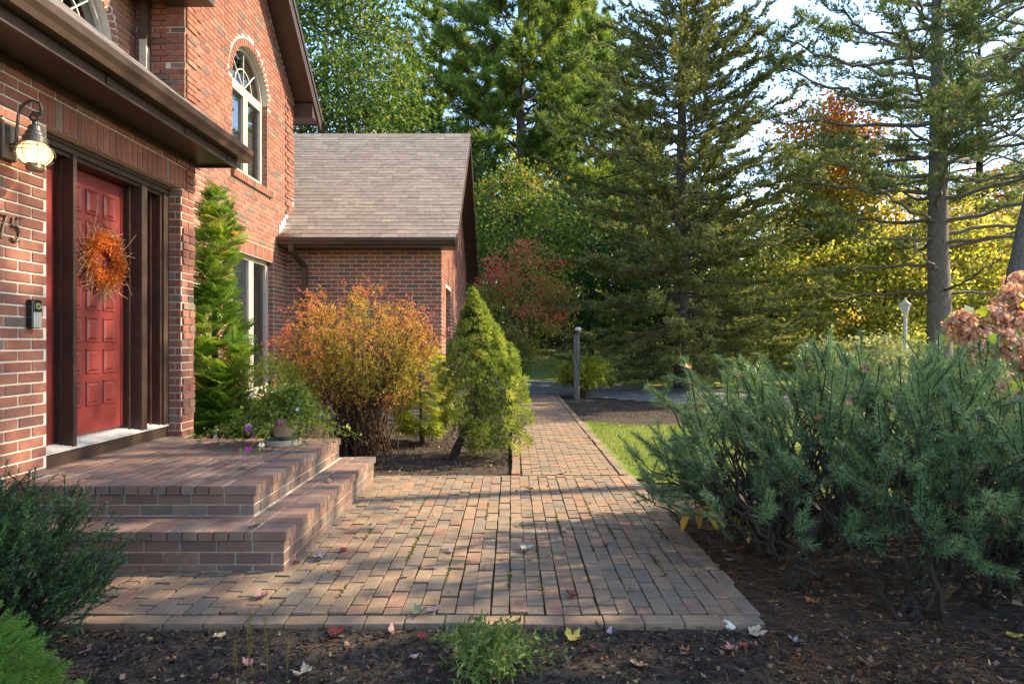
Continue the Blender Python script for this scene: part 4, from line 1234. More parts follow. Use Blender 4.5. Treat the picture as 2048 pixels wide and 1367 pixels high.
fence = empty('lattice_fence', (5, 35, 1.0), 'low dark wooden lattice fence along the back of the far lawn', 'fence')
sl_me = soft_cube('slat_shape', 0.02); sl_me.materials.append(M['fence_wood'])
fx0, fx1, fy, fz0, fz1 = 1.0, 12.6, 35.0, 0.95, 1.95
x = fx0
while x <= fx1 + 0.01:
    box_obj('fence_post', x - 0.06, x + 0.06, fy - 0.06, fy + 0.06, fz0 - 0.3, fz1 + 0.12, M['fence_wood'], fence)
    x += 1.933
for z in (fz0 + 0.04, fz1): box_obj('rail', fx0, fx1, fy - 0.045, fy + 0.03, z - 0.045, z + 0.045, M['fence_wood'], fence)
x = fx0 - 0.85
while x < fx1:
    for sg in (1, -1):
        xa, xb = x, x + 0.9
        za, zb = (fz0, fz0 + 0.9) if sg > 0 else (fz0 + 0.9, fz0)
        if xa < fx0: f_ = (fx0 - xa) / 0.9; xa = fx0; za = za + (zb - za) * f_
        if xb > fx1: f_ = (fx1 - xa) / (xb - xa); zb = za + (zb - za) * f_; xb = fx1
        if xb - xa > 0.1:
            L = math.hypot(xb - xa, zb - za)
            piece('slat', sl_me, fence, ((xa + xb) / 2, fy - 0.008 * sg, (za + zb) / 2 + 0.05), (L, 0.012, 0.07), (0, -math.atan2(zb - za, xb - xa), 0))
    x += 0.30

# ------------------------------------------------------------------ flower pot on the landing
px_, py_ = -2.06, 5.62
pot = empty('flower_pot', (px_, py_, PZ), 'terracotta pot of white and purple petunias on the brick landing', 'flower pot')
a = Acc(); lathe(a, (px_, py_, PZ), [(0.0, 0.0), (0.15, 0.0), (0.158, 0.045), (0.148, 0.047), (0.14, 0.02), (0.0, 0.018)], 28); a.build('saucer', M['concrete'], pot, smooth=False)
for sx in (-1, 1):
    box_obj('foot_stone', px_ + sx * 0.05 - 0.045, px_ + sx * 0.05 + 0.045, py_ - 0.10, py_ + 0.08, PZ + 0.019, PZ + 0.075, M['dark_stone'], pot, 0.006)
a = Acc(); lathe(a, (px_ + 0.01, py_, PZ + 0.075), [(0.0, 0.0), (0.085, 0.0), (0.110, 0.12), (0.122, 0.12), (0.124, 0.165), (0.112, 0.165), (0.105, 0.14), (0.0, 0.14)], 28); a.build('pot', M['terracotta'], pot, smooth=False)
stem = Acc(); lv = Acc(); blooms = []
k5 = np.arange(10) * 2 * PI / 10
ring = np.stack([np.where(np.arange(10) % 2 == 0, 1.0, 0.74) * np.cos(k5), np.where(np.arange(10) % 2 == 0, 1.0, 0.74) * np.sin(k5), np.full(10, 0.35)], 1)
flower = (np.concatenate([[[0, 0, 0]], ring, [[0, 0, -0.6]]]), np.array([[0, i + 1, (i + 1) % 10 + 1] for i in range(10)] + [[11, (i + 1) % 10 + 1, i + 1] for i in range(0, 10, 3)]))
top = np.array([px_, py_, PZ + 0.23])
for i in range(230):
    an = rng.uniform(0, 2 * PI); out = abs(rng.normal(0, 0.32)) + 0.05
    if math.cos(an) > 0: out *= 1.15
    rise = max(0.02, rng.normal(0.26, 0.10) * (1 - out * 0.75))
    e = top + np.array([out * math.cos(an), out * 0.6 * math.sin(an), rise * 0.8 - 0.62 * max(0, out - 0.20)])
    e[2] = max(e[2], PZ + 0.06)
    if e[0] < -2.85: e[0] = -2.85
    pth = bez(top + rng.normal(0, 0.03, 3), (top + e) / 2 + np.array([0, 0, 0.12]), e, 7)
    stem.tube(pth, 0.0022, 3, cap=False)
    m = 24; q = rng.integers(1, 7, m)
    P = pth[q] + rng.normal(0, 0.018, (m, 3))
    D = rng.normal(0, 1, (m, 3)); D[:, 2] += 0.3
    lv.inst(leaf, P, frames(D), rng.uniform(0.018, 0.045, m), np.clip(rng.normal(0.45, 0.25, m), 0, 1))
    if i % 13 == 0:
        D = np.array([[rng.normal(0.1, 0.4), -0.7 + rng.normal(0, 0.3), 0.5]])
        blooms.append((i % 39 == 0, pth[-1] + [0, -0.01, 0.012], D[0], rng.uniform(0.022, 0.032)))
stem.build('stems', M['petunia_leaf'], pot); lv.build('leaves', M['petunia_leaf'], pot)
fm = []
for nm, mt in (('white_flower', 'petal_white'), ('purple_flower', 'petal_purple')):
    me = mesh_np(nm, flower[0], flower[1], rng.random(len(flower[1])), True); me.materials.append(M[mt]); fm.append(me)
for pur, p, D, s_ in blooms:
    o = link('purple_flower' if pur else 'white_flower', fm[int(pur)], None, pot)
    o.location = p; o.scale = (s_, s_, s_); o.rotation_euler = Vector(D).to_track_quat('Z', 'Y').to_euler()

# ------------------------------------------------------------------ fallen leaves, each where it lies
def outline(kind):
    if kind == 'maple':
        half = [(0, 1.0), (0.10, 0.78), (0.20, 0.72), (0.17, 0.50), (0.42, 0.68), (0.52, 0.60), (0.62, 0.58), (0.50, 0.36), (0.52, 0.24), (0.26, 0.10), (0.36, -0.02), (0.16, -0.04), (0.02, 0.0)]
    elif kind == 'oak':
        half = [(0, 1.0), (0.10, 0.92), (0.09, 0.80), (0.30, 0.84), (0.26, 0.70), (0.10, 0.62), (0.34, 0.60), (0.36, 0.48), (0.12, 0.40), (0.24, 0.32), (0.20, 0.22), (0.06, 0.14), (0.015, 0.0)]
    else:
        half = [(0, 1.0), (0.10, 0.86), (0.20, 0.66), (0.24, 0.46), (0.20, 0.24), (0.10, 0.08), (0.015, 0.0)]
    left = [(-x, y) for x, y in reversed(half[1:])]
    return half + left
def leaf_mesh(name, kind, size, curl, mat):
    o = outline(kind); n = len(o); c = (0, 0.42)
    V = [(0, 0, 0)]
    for s_ in (0.5, 1.0):
        for (x, y) in o:
            V.append(((c[0] + (x - c[0]) * s_), (c[1] + (y - c[1]) * s_) - 0.42, 0))
    V = np.array(V, float); V[1:, :2] = V[1:, :2]
    r2 = V[:, 0] ** 2 + V[:, 1] ** 2
    V[:, 2] = curl * r2 + 0.10 * curl * np.sin(7 * V[:, 0] + 3) + 0.05 * np.sin(5 * V[:, 1] + 9 * V[:, 0])
    F = []
    for i in range(n):
        j = (i + 1) % n
        F += [[0, 1 + i, 1 + j], [1 + i, 1 + n + i, 1 + n + j], [1 + i, 1 + n + j, 1 + j]]
    b = len(V)
    st = np.array([(-0.012, -0.40, 0.0), (0.012, -0.40, 0.0), (0.03, -0.85, 0.05), (0.05, -0.85, 0.05)])
    V = np.concatenate([V, st]); F += [[b, b + 1, b + 3], [b, b + 3, b + 2]]
    me = mesh_np(name, V * size, np.array(F), None, True)
    me.materials.append(mat)
    return me
def fallen(x, y, kind, colr, size, label, Z=0.003, curl=None, tilt=0.0):
    p = at_px(x, y, Z)
    me = leaf_mesh('fallen_leaf', kind, size, random.uniform(0.3, 1.1) if curl is None else curl, M['fallen_' + colr])
    o = bpy.data.objects.new('fallen_leaf', me); col.objects.link(o)
    o.location = (p[0], p[1], Z + 0.004 + size * 0.06)
    o.rotation_euler = (random.gauss(0, 0.10) + tilt, random.gauss(0, 0.10), random.uniform(0, 2 * PI))
    tag(o, label, 'leaf', 'fallen leaves')
S = -0.03
LV = [
 (1130, 1063, 'oval', 'mauve', 0.075, 'mauve leaf lying mid patio toward the pine shrub', 0.003),
 (1053, 1101, 'maple', 'pale_green', 0.085, 'pale grey green leaf in the middle of the brick patio', 0.003),
 (902, 1103, 'oval', 'mauve', 0.075, 'mauve leaf on the patio left of the pale green leaf', 0.003),
 (1212, 1091, 'maple', 'red', 0.04, 'tiny bright red leaf on the right half of the patio', 0.003),
 (1305, 1116, 'maple', 'dark_red', 0.045, 'small dark red leaf on the patio near its mossy right edge', 0.003),
 (1144, 1193, 'maple', 'dark_red', 0.065, 'dark red leaf on a reddish paver near the front edging', 0.003),
 (817, 1152, 'oak', 'tan', 0.08, 'curled tan leaf on the front left of the patio', 0.003),
 (837, 1225, 'oak', 'green', 0.11, 'long grey green oak leaf on the front edging bricks', 0.004),
 (866, 1221, 'oval', 'mauve', 0.07, 'mauve leaf touching the green oak leaf on the edging', 0.004),
 (1227, 1046, 'oval', 'pink', 0.055, 'small pink leaf on the sunlit shadow line of the patio', 0.003),
 (1058, 980, 'maple', 'tan', 0.08, 'tan leaf in the sunlit far part of the patio', 0.003),
 (1126, 947, 'maple', 'cream', 0.085, 'cream leaf where patio and walkway meet', 0.003),
 (1038, 1051, 'oak', 'green', 0.07, 'thin greenish leaf on the patio just before the sunlit part', 0.003),
 (642, 1117, 'maple', 'lilac', 0.075, 'lilac leaf on the patio beside the lower step', 0.003),
 (590, 1126, 'oval', 'dark_red', 0.06, 'red brown leaf at the corner foot of the lower step', 0.003),
 (686, 1102, 'maple', 'dark_red', 0.05, 'small dark red leaf right of the lilac leaf by the step', 0.003),
 (680, 1145, 'oak', 'tan', 0.06, 'pale tan leaf fragment on the patio before the step corner', 0.003),
 (522, 1195, 'maple', 'pink', 0.07, 'pink maple leaf on the pavers in front of the steps', 0.003),
 (272, 1138, 'oval', 'tan', 0.06, 'tan leaf against the foot of the lower step by the yew', 0.003),
 (483, 938, 'oval', 'brown', 0.085, 'brown curled leaf on the brick landing', PZ),
 (659, 964, 'oval', 'tan', 0.085, 'tan leaf on the right side tread of the lower step', SZ),
 (512, 1052, 'maple', 'tan', 0.055, 'small tan leaf on the front tread of the lower step', SZ),
 (782, 1264, 'oval', 'pink', 0.065, 'pink curled leaf in the mulch just before the edging', S),
 (844, 1275, 'maple', 'red', 0.045, 'small red leaf in the mulch left of the green leafy plant', S),
 (827, 1316, 'oval', 'lilac', 0.08, 'large lilac leaf in the mulch left of the green leafy plant', S),
 (1148, 1278, 'maple', 'yellow', 0.085, 'yellow maple leaf in the mulch right of the green leafy plant', S),
 (1218, 1267, 'oval', 'lilac', 0.055, 'small lilac leaf in the mulch below the edging, right of yellow leaf', S),
 (1284, 1335, 'oak', 'tan', 0.10, 'large tan oak leaf on the mulch at bottom centre right', S),
 (1369, 1302, 'maple', 'orange', 0.045, 'small orange red leaf in the mulch above the tan oak leaf', S),
 (1456, 1302, 'maple', 'pink', 0.085, 'pink maple leaf in the mulch below the patio corner', S),
 (1487, 1296, 'maple', 'red', 0.045, 'small red leaf right beside the pink maple leaf', S),
 (438, 1275, 'maple', 'cream', 0.065, 'cream curled leaf in the mulch before the steps', S),
 (168, 1305, 'oval', 'pink', 0.055, 'pinkish leaf in the mulch under the dark yew', S),
 (495, 1333, 'maple', 'pink', 0.06, 'pink leaf among the brown weed stalks', S),
 (602, 1349, 'maple', 'cream', 0.085, 'cream maple leaf at the bottom edge right of the weed stalks', S),
 (674, 1269, 'maple', 'dark_red', 0.085, 'crumpled dark red leaf in the mulch near the edging', S),
 (1515, 1270, 'maple', 'cream', 0.085, 'cream yellow leaf on mulch beside the corner of the edging', S),
 (1590, 1285, 'maple', 'lilac', 0.055, 'small lilac leaf on brown needles right of the cream leaf', S),
 (1577, 1160, 'oval', 'pink', 0.06, 'pink leaf on pine needles at the foot of the pine shrub', S),
 (1625, 1208, 'maple', 'orange', 0.065, 'orange leaf beside a mossy stem of the pine shrub', S),
 (1481, 1138, 'oval', 'orange', 0.05, 'small orange leaf on the needles beside the patio edge', S),
 (1458, 1121, 'oval', 'lilac', 0.05, 'small lilac leaf next to the patio edge under the shrub tips', S),
 (1572, 1077, 'maple', 'yellow', 0.10, 'large yellow leaf behind the shrub stems', S),
 (1493, 1083, 'maple', 'orange', 0.06, 'orange leaf between the amber plant and the shrub stem', S),
 (2029, 1208, 'oval', 'cream', 0.11, 'pale yellow leaf at the right edge below the shrub', S),
 (2026, 1273, 'oval', 'yellow', 0.07, 'yellow leaf low at the right edge of the needle bed', S),
 (1596, 1303, 'oval', 'pink', 0.04, 'tiny pink leaf on the needle covered mulch', S),
 (1740, 1330, 'maple', 'brown', 0.08, 'brown crumpled leaf on the needle bed at bottom right', S),
]
for (x, y, k, c, s_, lab, Z) in LV:
    fallen(x, y, k, c, s_, lab, Z)
# a loose white stone at the end of the edging row
bm = bmesh.new(); bmesh.ops.create_icosphere(bm, subdivisions=2, radius=1)
for v in bm.verts: v.co = Vector((v.co.x * 0.022, v.co.y * 0.05, v.co.z * 0.02)) * (1 + J(0.08))
me = bpy.data.meshes.new('white_stone'); bm.to_mesh(me); bm.free()
o = link('white_stone', me, M['quartz']); o.location = at_px(1457, 1250, -0.02); o.rotation_euler = (0, 0, 0.3)
tag(o, 'white stone wedged beside the last brick of the front edging', 'stone')
# ------------------------------------------------------------------ plant helpers
NEEDLE = (np.array([[-0.5, 0, 0], [0.5, 0, 0], [0, 0, 1.0]]), np.array([[0, 1, 2]]))
LEAF = (np.array([[0, 0, 0], [0.36, 0.09, 0.42], [0, 0, 1.0], [-0.36, 0.09, 0.42]]), np.array([[0, 1, 2], [0, 2, 3]]))
SLIM = (np.array([[0, 0, 0], [0.17, 0.05, 0.40], [0, 0.0, 1.0], [-0.17, 0.05, 0.40]]), np.array([[0, 1, 2], [0, 2, 3]]))
def clip01(a): return np.clip(a, 0, 1)
def sphere(n):
    return norm(rng.normal(0, 1, (n, 3)))
def shoots(acc, P, D, L, per_m, nlen, width, a0, a1, tint, flat=0.0, tmin=0.03, jit=0.12):
    """needles along straight shoots: P base, D direction, L length; angle from the shoot a0 at its foot to a1 at the tip"""
    P = np.asarray(P, float); D = norm(np.asarray(D, float)); L = np.broadcast_to(np.asarray(L, float), (len(P),))
    cnt = np.maximum((L * per_m).astype(int), 2)
    i = np.repeat(np.arange(len(P)), cnt); m = len(i)
    t = rng.uniform(tmin, 1, m)
    R = frames(D, np.zeros(len(P)))[i]
    ro = rng.uniform(0, 2 * PI, m)
    if flat > 0:
        ro = np.where(rng.random(m) < flat, rng.normal(0, 0.35, m) + PI * (rng.random(m) < 0.5), ro)
    rad = R[:, :, 0] * np.cos(ro)[:, None] + R[:, :, 1] * np.sin(ro)[:, None]
    a = a0 + (a1 - a0) * t + rng.normal(0, jit, m)
    d = D[i] * np.cos(a)[:, None] + rad * np.sin(a)[:, None]
    pos = P[i] + D[i] * (L[i] * t)[:, None]
    ln = nlen * rng.uniform(0.75, 1.15, m)
    tt = np.broadcast_to(np.asarray(tint, float), (len(P),))[i] + rng.normal(0, 0.11, m)
    acc.inst(NEEDLE, pos, frames(d), np.stack([np.full(m, width), np.full(m, width), ln], 1), clip01(tt))
def make_spray(pairs=7, sub=2):
    V, F = [], []
    def dia(p, d, l, w):
        d = np.array(d, float); d /= np.linalg.norm(d); s_ = np.array([d[2], 0, -d[0]])
        b = len(V); p = np.array(p, float)
        V.extend([p, p + d * l * 0.45 + s_ * w, p + d * l, p + d * l * 0.45 - s_ * w]); F.extend([[b, b + 1, b + 2], [b, b + 2, b + 3]])
    dia((0, 0, 0), (0, 0, 1), 1.0, 0.022)
    for k in range(pairs):
        t = 0.08 + 0.85 * k / pairs
        for sg in (-1, 1):
            l = 0.50 * (1 - t) + 0.10; d = np.array([sg * 0.72, 0.05 * sg, 0.70])
            p = np.array([0, 0, t + 0.04 * (sg > 0)])
            dia(p, d, l, 0.030)
            for q in range(sub):
                tq = 0.3 + 0.35 * q
                for s2 in (-1, 1):
                    dia(p + d * l * tq, d + s2 * np.array([0.55, 0, -0.55]) * sg, l * 0.42, 0.026)
    V = np.array(V, float)
    V[:, 1] += 0.10 * V[:, 0] ** 2 - 0.12 * V[:, 2] ** 2
    return V, np.array(F)
SPRAY = make_spray()
SPRAY_S = make_spray(5, 1)

# ------------------------------------------------------------------ the big pine shrub on the right
shrub = empty('pine_shrub', (2.4, 4.0, -0.03), 'broad blue green pine shrub with upright candles right of the patio', 'shrub')
C = np.array([2.75, 4.15, 0.30]); RR = np.array([1.85, 1.25, 1.02])
n = 540
d = sphere(n * 3); d = d[(d[:, 2] > -0.12) & ~((d[:, 2] < 0.18) & (rng.random(n * 3) < 0.42))][:n]
f = rng.uniform(0.70, 1.0, len(d))
T = C + d * RR * f[:, None]
keep = (T[:, 2] > 0.22); T, d = T[keep], d[keep]
ext = np.array([(1.00, 4.55, 0.20), (0.96, 4.35, 0.36), (1.05, 4.15, 0.50), (1.10, 4.45, 0.62), (0.98, 4.75, 0.45), (1.20, 4.6, 0.85), (1.05, 4.4, 0.95), (1.16, 4.1, 1.15), (1.3, 3.8, 0.95),
                (1.75, 3.25, 0.35), (2.05, 3.05, 0.42), (2.5, 2.95, 0.40), (2.25, 2.95, 0.62), (1.6, 3.4, 0.62), (1.45, 3.55, 0.45), (2.9, 2.9, 0.5), (1.9, 3.1, 0.75)])
T[:, 2] *= 1 - 0.15 * np.clip((T[:, 0] - 2.2) / 1.0, 0, 1)
T = np.concatenate([T, ext]); d = np.concatenate([d, norm(ext - C)])
bases = np.array([(1.68, 4.05, -0.04), (1.58, 3.45, -0.04), (1.95, 3.12, -0.04), (2.5, 3.3, -0.04), (2.3, 4.2, -0.04), (3.0, 3.9, -0.04), (3.3, 4.6, -0.04)])
sd = norm(d * 0.62 + np.array([-0.18, -0.14, 0.62]) + rng.normal(0, 0.34, d.shape))
SL = rng.uniform(0.15, 0.37, len(T))
wood = Acc(); nd_ = Acc()
for k in range(len(T)):
    e = T[k] - sd[k] * 0.05
    b = bases[np.argmin(np.linalg.norm(bases[:, :2] - e[:2], axis=1) + rng.uniform(0, 0.9, len(bases)))]
    mid = b * 0.45 + e * 0.55; mid[2] = min(mid[2], e[2]) * rng.uniform(0.45, 0.9); mid += rng.normal(0, 0.07, 3)
    mid[2] = max(mid[2], 0.05)
    b = b + rng.normal(0, 0.03, 3) * [1, 1, 0]; u = 0.0 if k % 9 == 0 else rng.uniform(0.35, 0.62)
    p = bez(b, mid, e, 18)[int(u * 17):]; p[1:-1] += rng.normal(0, 0.013, (len(p) - 2, 3))
    wood.tube(p, np.linspace(rng.uniform(0.013, 0.019) * (1 - 0.6 * u), 0.004, len(p)), 5, cap=False)
tip = T - sd * 0.05
tn = np.clip(rng.normal(0.50, 0.17, len(T)), 0.12, 1)
shoots(nd_, tip, sd, SL, 700, 0.056, 0.0035, 1.25, 0.60, tn)
wood.sticks(tip, tip + sd * SL[:, None], 0.0045, 0.003)
for rep in range(3):
    P2 = tip - sd * rng.uniform(-0.10, 0.10, len(T))[:, None]
    D2 = norm(sd + rng.normal(0, 0.55, sd.shape)); L2 = rng.uniform(0.10, 0.19, len(T))
    shoots(nd_, P2, D2, L2, 520, 0.052, 0.0035, 1.28, 0.65, tn - 0.04)
    wood.sticks(P2, P2 + D2 * L2[:, None], 0.004, 0.0025)
m_ = 170; Pd = C + sphere(m_) * RR * rng.uniform(0.4, 0.85, m_)[:, None]; Pd[:, 2] = np.abs(Pd[:, 2] - 0.15) + 0.12
shoots(nd_, Pd, norm(sphere(m_) + [0, 0, 0.6]), rng.uniform(0.08, 0.16, m_), 330, 0.055, 0.003, 1.4, 0.9, np.full(m_, -0.05))
# bare inner twigs
n = 1100
P = C + sphere(n) * RR * rng.uniform(0.25, 0.86, n)[:, None]; P[:, 2] = np.abs(P[:, 2] - 0.05) * 0.75 + 0.06
D = sphere(n); D[:, 2] = np.abs(D[:, 2]) * 0.7
wood.sticks(P, P + D * rng.uniform(0.08, 0.32, n)[:, None], 0.0038, 0.0015)
wood.build('branches', M['bark_dark'], shrub)
nd_.build('needles', M['pine_shrub'], shrub)
for pts, r in (([(1.68, 4.05, -0.06), (1.66, 4.03, 0.15), (1.72, 4.06, 0.42), (1.70, 4.1, 0.7)], 0.036),
               ([(1.52, 3.62, -0.10), (1.55, 3.45, 0.03), (1.56, 3.42, 0.20), (1.72, 3.5, 0.36), (2.1, 3.7, 0.5)], 0.045),
               ([(1.9, 3.14, -0.10), (2.05, 3.2, 0.08), (2.3, 3.3, 0.20), (2.6, 3.35, 0.45), (2.9, 3.5, 0.7)], 0.030),
               ([(2.16, 3.1, -0.10), (2.12, 3.1, 0.12), (2.06, 3.12, 0.28), (2.09, 3.2, 0.45)], 0.018),
               ([(2.35, 3.0, -0.10), (2.55, 2.95, 0.12), (2.9, 2.95, 0.24), (3.4, 3.0, 0.34)], 0.028),
               ([(2.3, 4.2, -0.05), (2.35, 4.1, 0.2), (2.2, 4.0, 0.5), (2.4, 4.0, 0.8)], 0.05),
               ([(3.0, 3.9, -0.05), (2.95, 3.8, 0.25), (3.1, 3.7, 0.5)], 0.045)):
    p = np.array(pts); t = np.linspace(0, 1, len(p)); tt = np.linspace(0, 1, 14)
    q = np.stack([np.interp(tt, t, p[:, i]) for i in range(3)], 1)
    for _ in range(2): q[1:-1] = (q[:-2] + 2 * q[1:-1] + q[2:]) / 4
    q[1:-1] += rng.normal(0, 0.007, (12, 3))
    a = Acc(); a.tube(q, np.linspace(r, r * 0.6, 14), 8); a.build('stem', M['bark_dark'], shrub, smooth=True)
a = Acc(); m = 30      # lichen rosettes and moss on the stems
cen = np.array([(1.95, 3.02, 0.19), (2.02, 3.0, 0.06), (2.35, 2.99, 0.04), (1.55, 3.38, 0.22), (2.06, 3.0, 0.24), (1.69, 3.99, 0.3), (2.75, 2.98, 0.28)])
P = cen[rng.integers(0, len(cen), m)] + rng.normal(0, 0.018, (m, 3)) + [0, -0.03, 0.01]
a.inst(LEAF, P, frames(rng.normal(0, 1, (m, 3)) + [0, -0.6, 0.4]), rng.uniform(0.008, 0.018, m), rng.random(m)); a.build('lichen', M['lichen'], shrub, kind='stuff')
# leaves caught in the shrub
CAUGHT = [(1385, 715, 3.75, 'orange', 'orange brown leaf caught high in the left of the pine shrub'), (1498, 742, 3.5, 'red', 'small red leaf caught in the pine shrub top'), (1486, 688, 3.6, 'dark_red', 'dark red leaf at the very top of the pine shrub'),
          (1626, 818, 3.0, 'orange', 'orange leaf on a front candle of the pine shrub'), (1742, 736, 3.4, 'red', 'red leaf on the upper right of the pine shrub'), (1885, 790, 3.0, 'lilac', 'lilac leaf lying on the pine shrub needles at right'),
          (1850, 960, 2.75, 'leaf_green', 'green maple leaf hanging on the front of the pine shrub'), (2018, 800, 3.1, 'lilac', 'pale lilac leaf on the pine shrub near the hydrangea'), (1990, 990, 2.8, 'dark_red', 'dark red leaf deep in the right of the pine shrub'),
          (1680, 795, 3.05, 'brown', 'brown leaf between the candles of the pine shrub'), (2030, 1030, 2.8, 'pink', 'reddish pink leaf hanging low at the right edge')]
for x, y, Y, c, lab in CAUGHT:
    me = leaf_mesh('caught_leaf', 'maple', 0.05, 0.5, M['fallen_' + c])
    o = bpy.data.objects.new('caught_leaf', me); col.objects.link(o)
    tx = 1024 + 1250 * tip[:, 0] / tip[:, 1]; ty = 683.5 - 1250 * (tip[:, 2] + 0.08 - 1.35) / tip[:, 1]; sc_ = np.hypot(tx - x, ty - y) + 14 * tip[:, 1]
    kk = int(np.argmin(sc_)); o.location = tip[kk] + sd[kk] * 0.10 + np.array([0, -0.05, 0.0]); o.rotation_euler = (random.uniform(0.7, 1.4), random.gauss(0, 0.4), random.uniform(-1, 1))
    tag(o, lab, 'leaf', 'leaves caught in the pine shrub')

# ------------------------------------------------------------------ amber leaved plant at the patio edge
amb = empty('amber_plant', (1.60, 4.05, -0.03), 'arching plant with drooping amber leaves at the patio edge', 'plant')
pth = bez((1.60, 4.05, -0.03), (1.42, 4.0, 0.46), (1.06, 3.98, 0.24), 12)
a = Acc(); a.tube(pth, 0.004, 5); a.build('stem', M['twig_brown'], amb)
for k in range(16):
    p = pth[3 + k * 8 // 16] + np.array([J(0.012), J(0.03), 0])
    V = np.array([(0, 0, 0), (0.02, 0.004, -0.035), (0.018, 0, -0.08), (0, 0.006, -0.125), (-0.018, 0, -0.08), (-0.02, 0.004, -0.035)]) * random.uniform(0.8, 1.3)
    me = mesh_np('leaf', V, np.array([[0, 1, 5], [1, 2, 4], [1, 4, 5], [2, 3, 4]]), np.full(4, random.random()), True); me.materials.append(M['amber_leaf'])
    o = link('leaf', me, None, amb); o.location = p; o.rotation_euler = (J(0.35), J(0.35), random.uniform(-1.2, 1.2))

# ------------------------------------------------------------------ dwarf Alberta spruce by the path
ds = empty('dwarf_spruce', (-0.68, 7.4, -0.04), 'dense cone shaped dwarf spruce beside the brick path', 'conifer')
a = Acc(); a.tube(bez((-0.70, 7.4, -0.06), (-0.66, 7.4, 0.15), (-0.42, 7.4, 0.5), 8), np.linspace(0.06, 0.035, 8), 8)
a.tube(bez((-0.42, 7.4, 0.5), (-0.4, 7.4, 1.1), (-0.46, 7.4, 1.8), 8), np.linspace(0.035, 0.01, 8), 6); a.build('trunk', M['bark_dark'], ds, smooth=True)
def axis_at(h): return np.stack([-0.24 - 0.23 * h, np.full_like(h, 7.4), 0.10 + 1.86 * h], 1)
def rad_at(h): return 0.71 * np.clip(1.0 - h, 0, 1) ** 0.72 * np.clip((h + 0.10) / 0.26, 0, 1) ** 0.55 * (1 - 0.12 * np.sin(h * 9))
h = np.clip(rng.beta(1.0, 1.3, 6000), 0, 0.985); an = rng.uniform(0, 2 * PI, 6000)
keep_, pts_ = [], []
for k in range(6000):
    r_ = rad_at(h[k:k + 1])[0]; q_ = np.array([r_ * math.cos(an[k]), r_ * math.sin(an[k]), 1.82 * h[k]]); sp_ = 0.155 * (1.1 - 0.70 * h[k])
    if all(((q_ - z_) ** 2).sum() > sp_ * sp_ for z_ in pts_): keep_.append(k); pts_.append(q_)
h, an = h[keep_], an[keep_]; nl = len(h)
rr = rad_at(h) * rng.uniform(0.76, 1.05, nl) - 0.05
low = (h < 0.14) & (np.cos(an) < -0.1); rr = np.where(low, rr * 0.55, rr); 
LC = axis_at(h) + np.stack([rr * np.cos(an), rr * np.sin(an), 0 * an], 1)
LO = norm(np.stack([np.cos(an), np.sin(an), 0.35 + 0.5 * h], 1)); LR = np.clip(rng.uniform(0.078, 0.118, nl) * (1.1 - 0.68 * h), 0.024, 0.2); LT = rng.normal(0.5, 0.20, nl)
i = np.repeat(np.arange(nl), int(9500 / nl)); m = len(i)
D = norm(sphere(m) + LO[i] * 1.0)
P = LC[i] + D * (LR[i] * rng.uniform(0.6, 1.0, m))[:, None]
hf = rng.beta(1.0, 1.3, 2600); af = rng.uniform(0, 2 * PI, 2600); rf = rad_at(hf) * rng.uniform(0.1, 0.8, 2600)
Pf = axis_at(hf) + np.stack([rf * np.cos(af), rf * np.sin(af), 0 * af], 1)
a = Acc(); shoots(a, Pf, sphere(2600), np.full(2600, 0.07), 150, 0.034, 0.009, 0.9, 0.5, np.full(2600, 0.0))  # inner fill in the darkest tint: crevice shade put into the colour
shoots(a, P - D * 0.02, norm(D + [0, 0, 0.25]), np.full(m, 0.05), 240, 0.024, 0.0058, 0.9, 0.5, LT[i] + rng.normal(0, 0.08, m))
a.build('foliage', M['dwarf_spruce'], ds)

# ------------------------------------------------------------------ barberry by the steps
bb = empty('barberry', (-1.93, 7.8, -0.04), 'vase shaped barberry with orange and red autumn leaves behind the steps', 'shrub')
C = np.array([-1.91, 7.8, 1.45]); RR = np.array([1.0, 0.9, 0.82])
st = Acc(); lv = Acc()
tips = []
for k in range(230):
    dd = sphere(1)[0]; dd[2] = abs(dd[2]) * 0.9 - 0.22
    e = C + dd * RR * rng.uniform(0.72, 1.03)
    b = np.array([-1.88 + J(0.17), 7.8 + J(0.15), -0.05])
    p = bez(b, (b[0] * 0.55 + e[0] * 0.45, b[1] * 0.55 + e[1] * 0.45, e[2] * 0.55), e, 12); p[1:] += rng.normal(0, 0.012, (11, 3))
    st.tube(p, np.linspace(0.0062, 0.002, 12), 4, cap=False)
    tips.append(p)
tips = np.array(tips)
n = 2200
s_i = rng.integers(0, len(tips), n); t_i = rng.integers(5, 12, n)
P = tips[s_i, t_i]; D = norm(sphere(n) + norm(P - C + [0, 0, 0.3]) * 0.9)
L = rng.uniform(0.08, 0.26, n)
st.sticks(P, P + D * L[:, None], 0.002, 0.0008)
m = n * 17; i = np.repeat(np.arange(n), 17)
Q = P[i] + D[i] * (L[i] * rng.uniform(0.1, 1.05, m))[:, None] + rng.normal(0, 0.012, (m, 3))
hz = (Q[:, 2] - 0.85) / 1.4; ed = np.linalg.norm((Q - C) / RR, axis=1)
dens = rng.random(m) < np.clip((Q[:, 2] - 0.30) / 0.6, 0.10, 1)
Q, hz, ed = Q[dens], hz[dens], ed[dens]; m = len(Q)
clump = 0.5 * np.sin(7 * Q[:, 0] + 2) * np.sin(6 * Q[:, 2] + 1) * np.sin(6 * Q[:, 1])
tint = clip01(0.23 + 0.95 * np.clip(ed - 0.45, 0, 1) * np.clip((Q[:, 2] - 0.8) / 0.9, 0.1, 1) + 0.20 * hz + 0.30 * clump + rng.normal(0, 0.15, m) + 0.25 * (ed > 1.02))
lv.inst(LEAF, Q, frames(sphere(m)), rng.uniform(0.017, 0.030, m), tint)
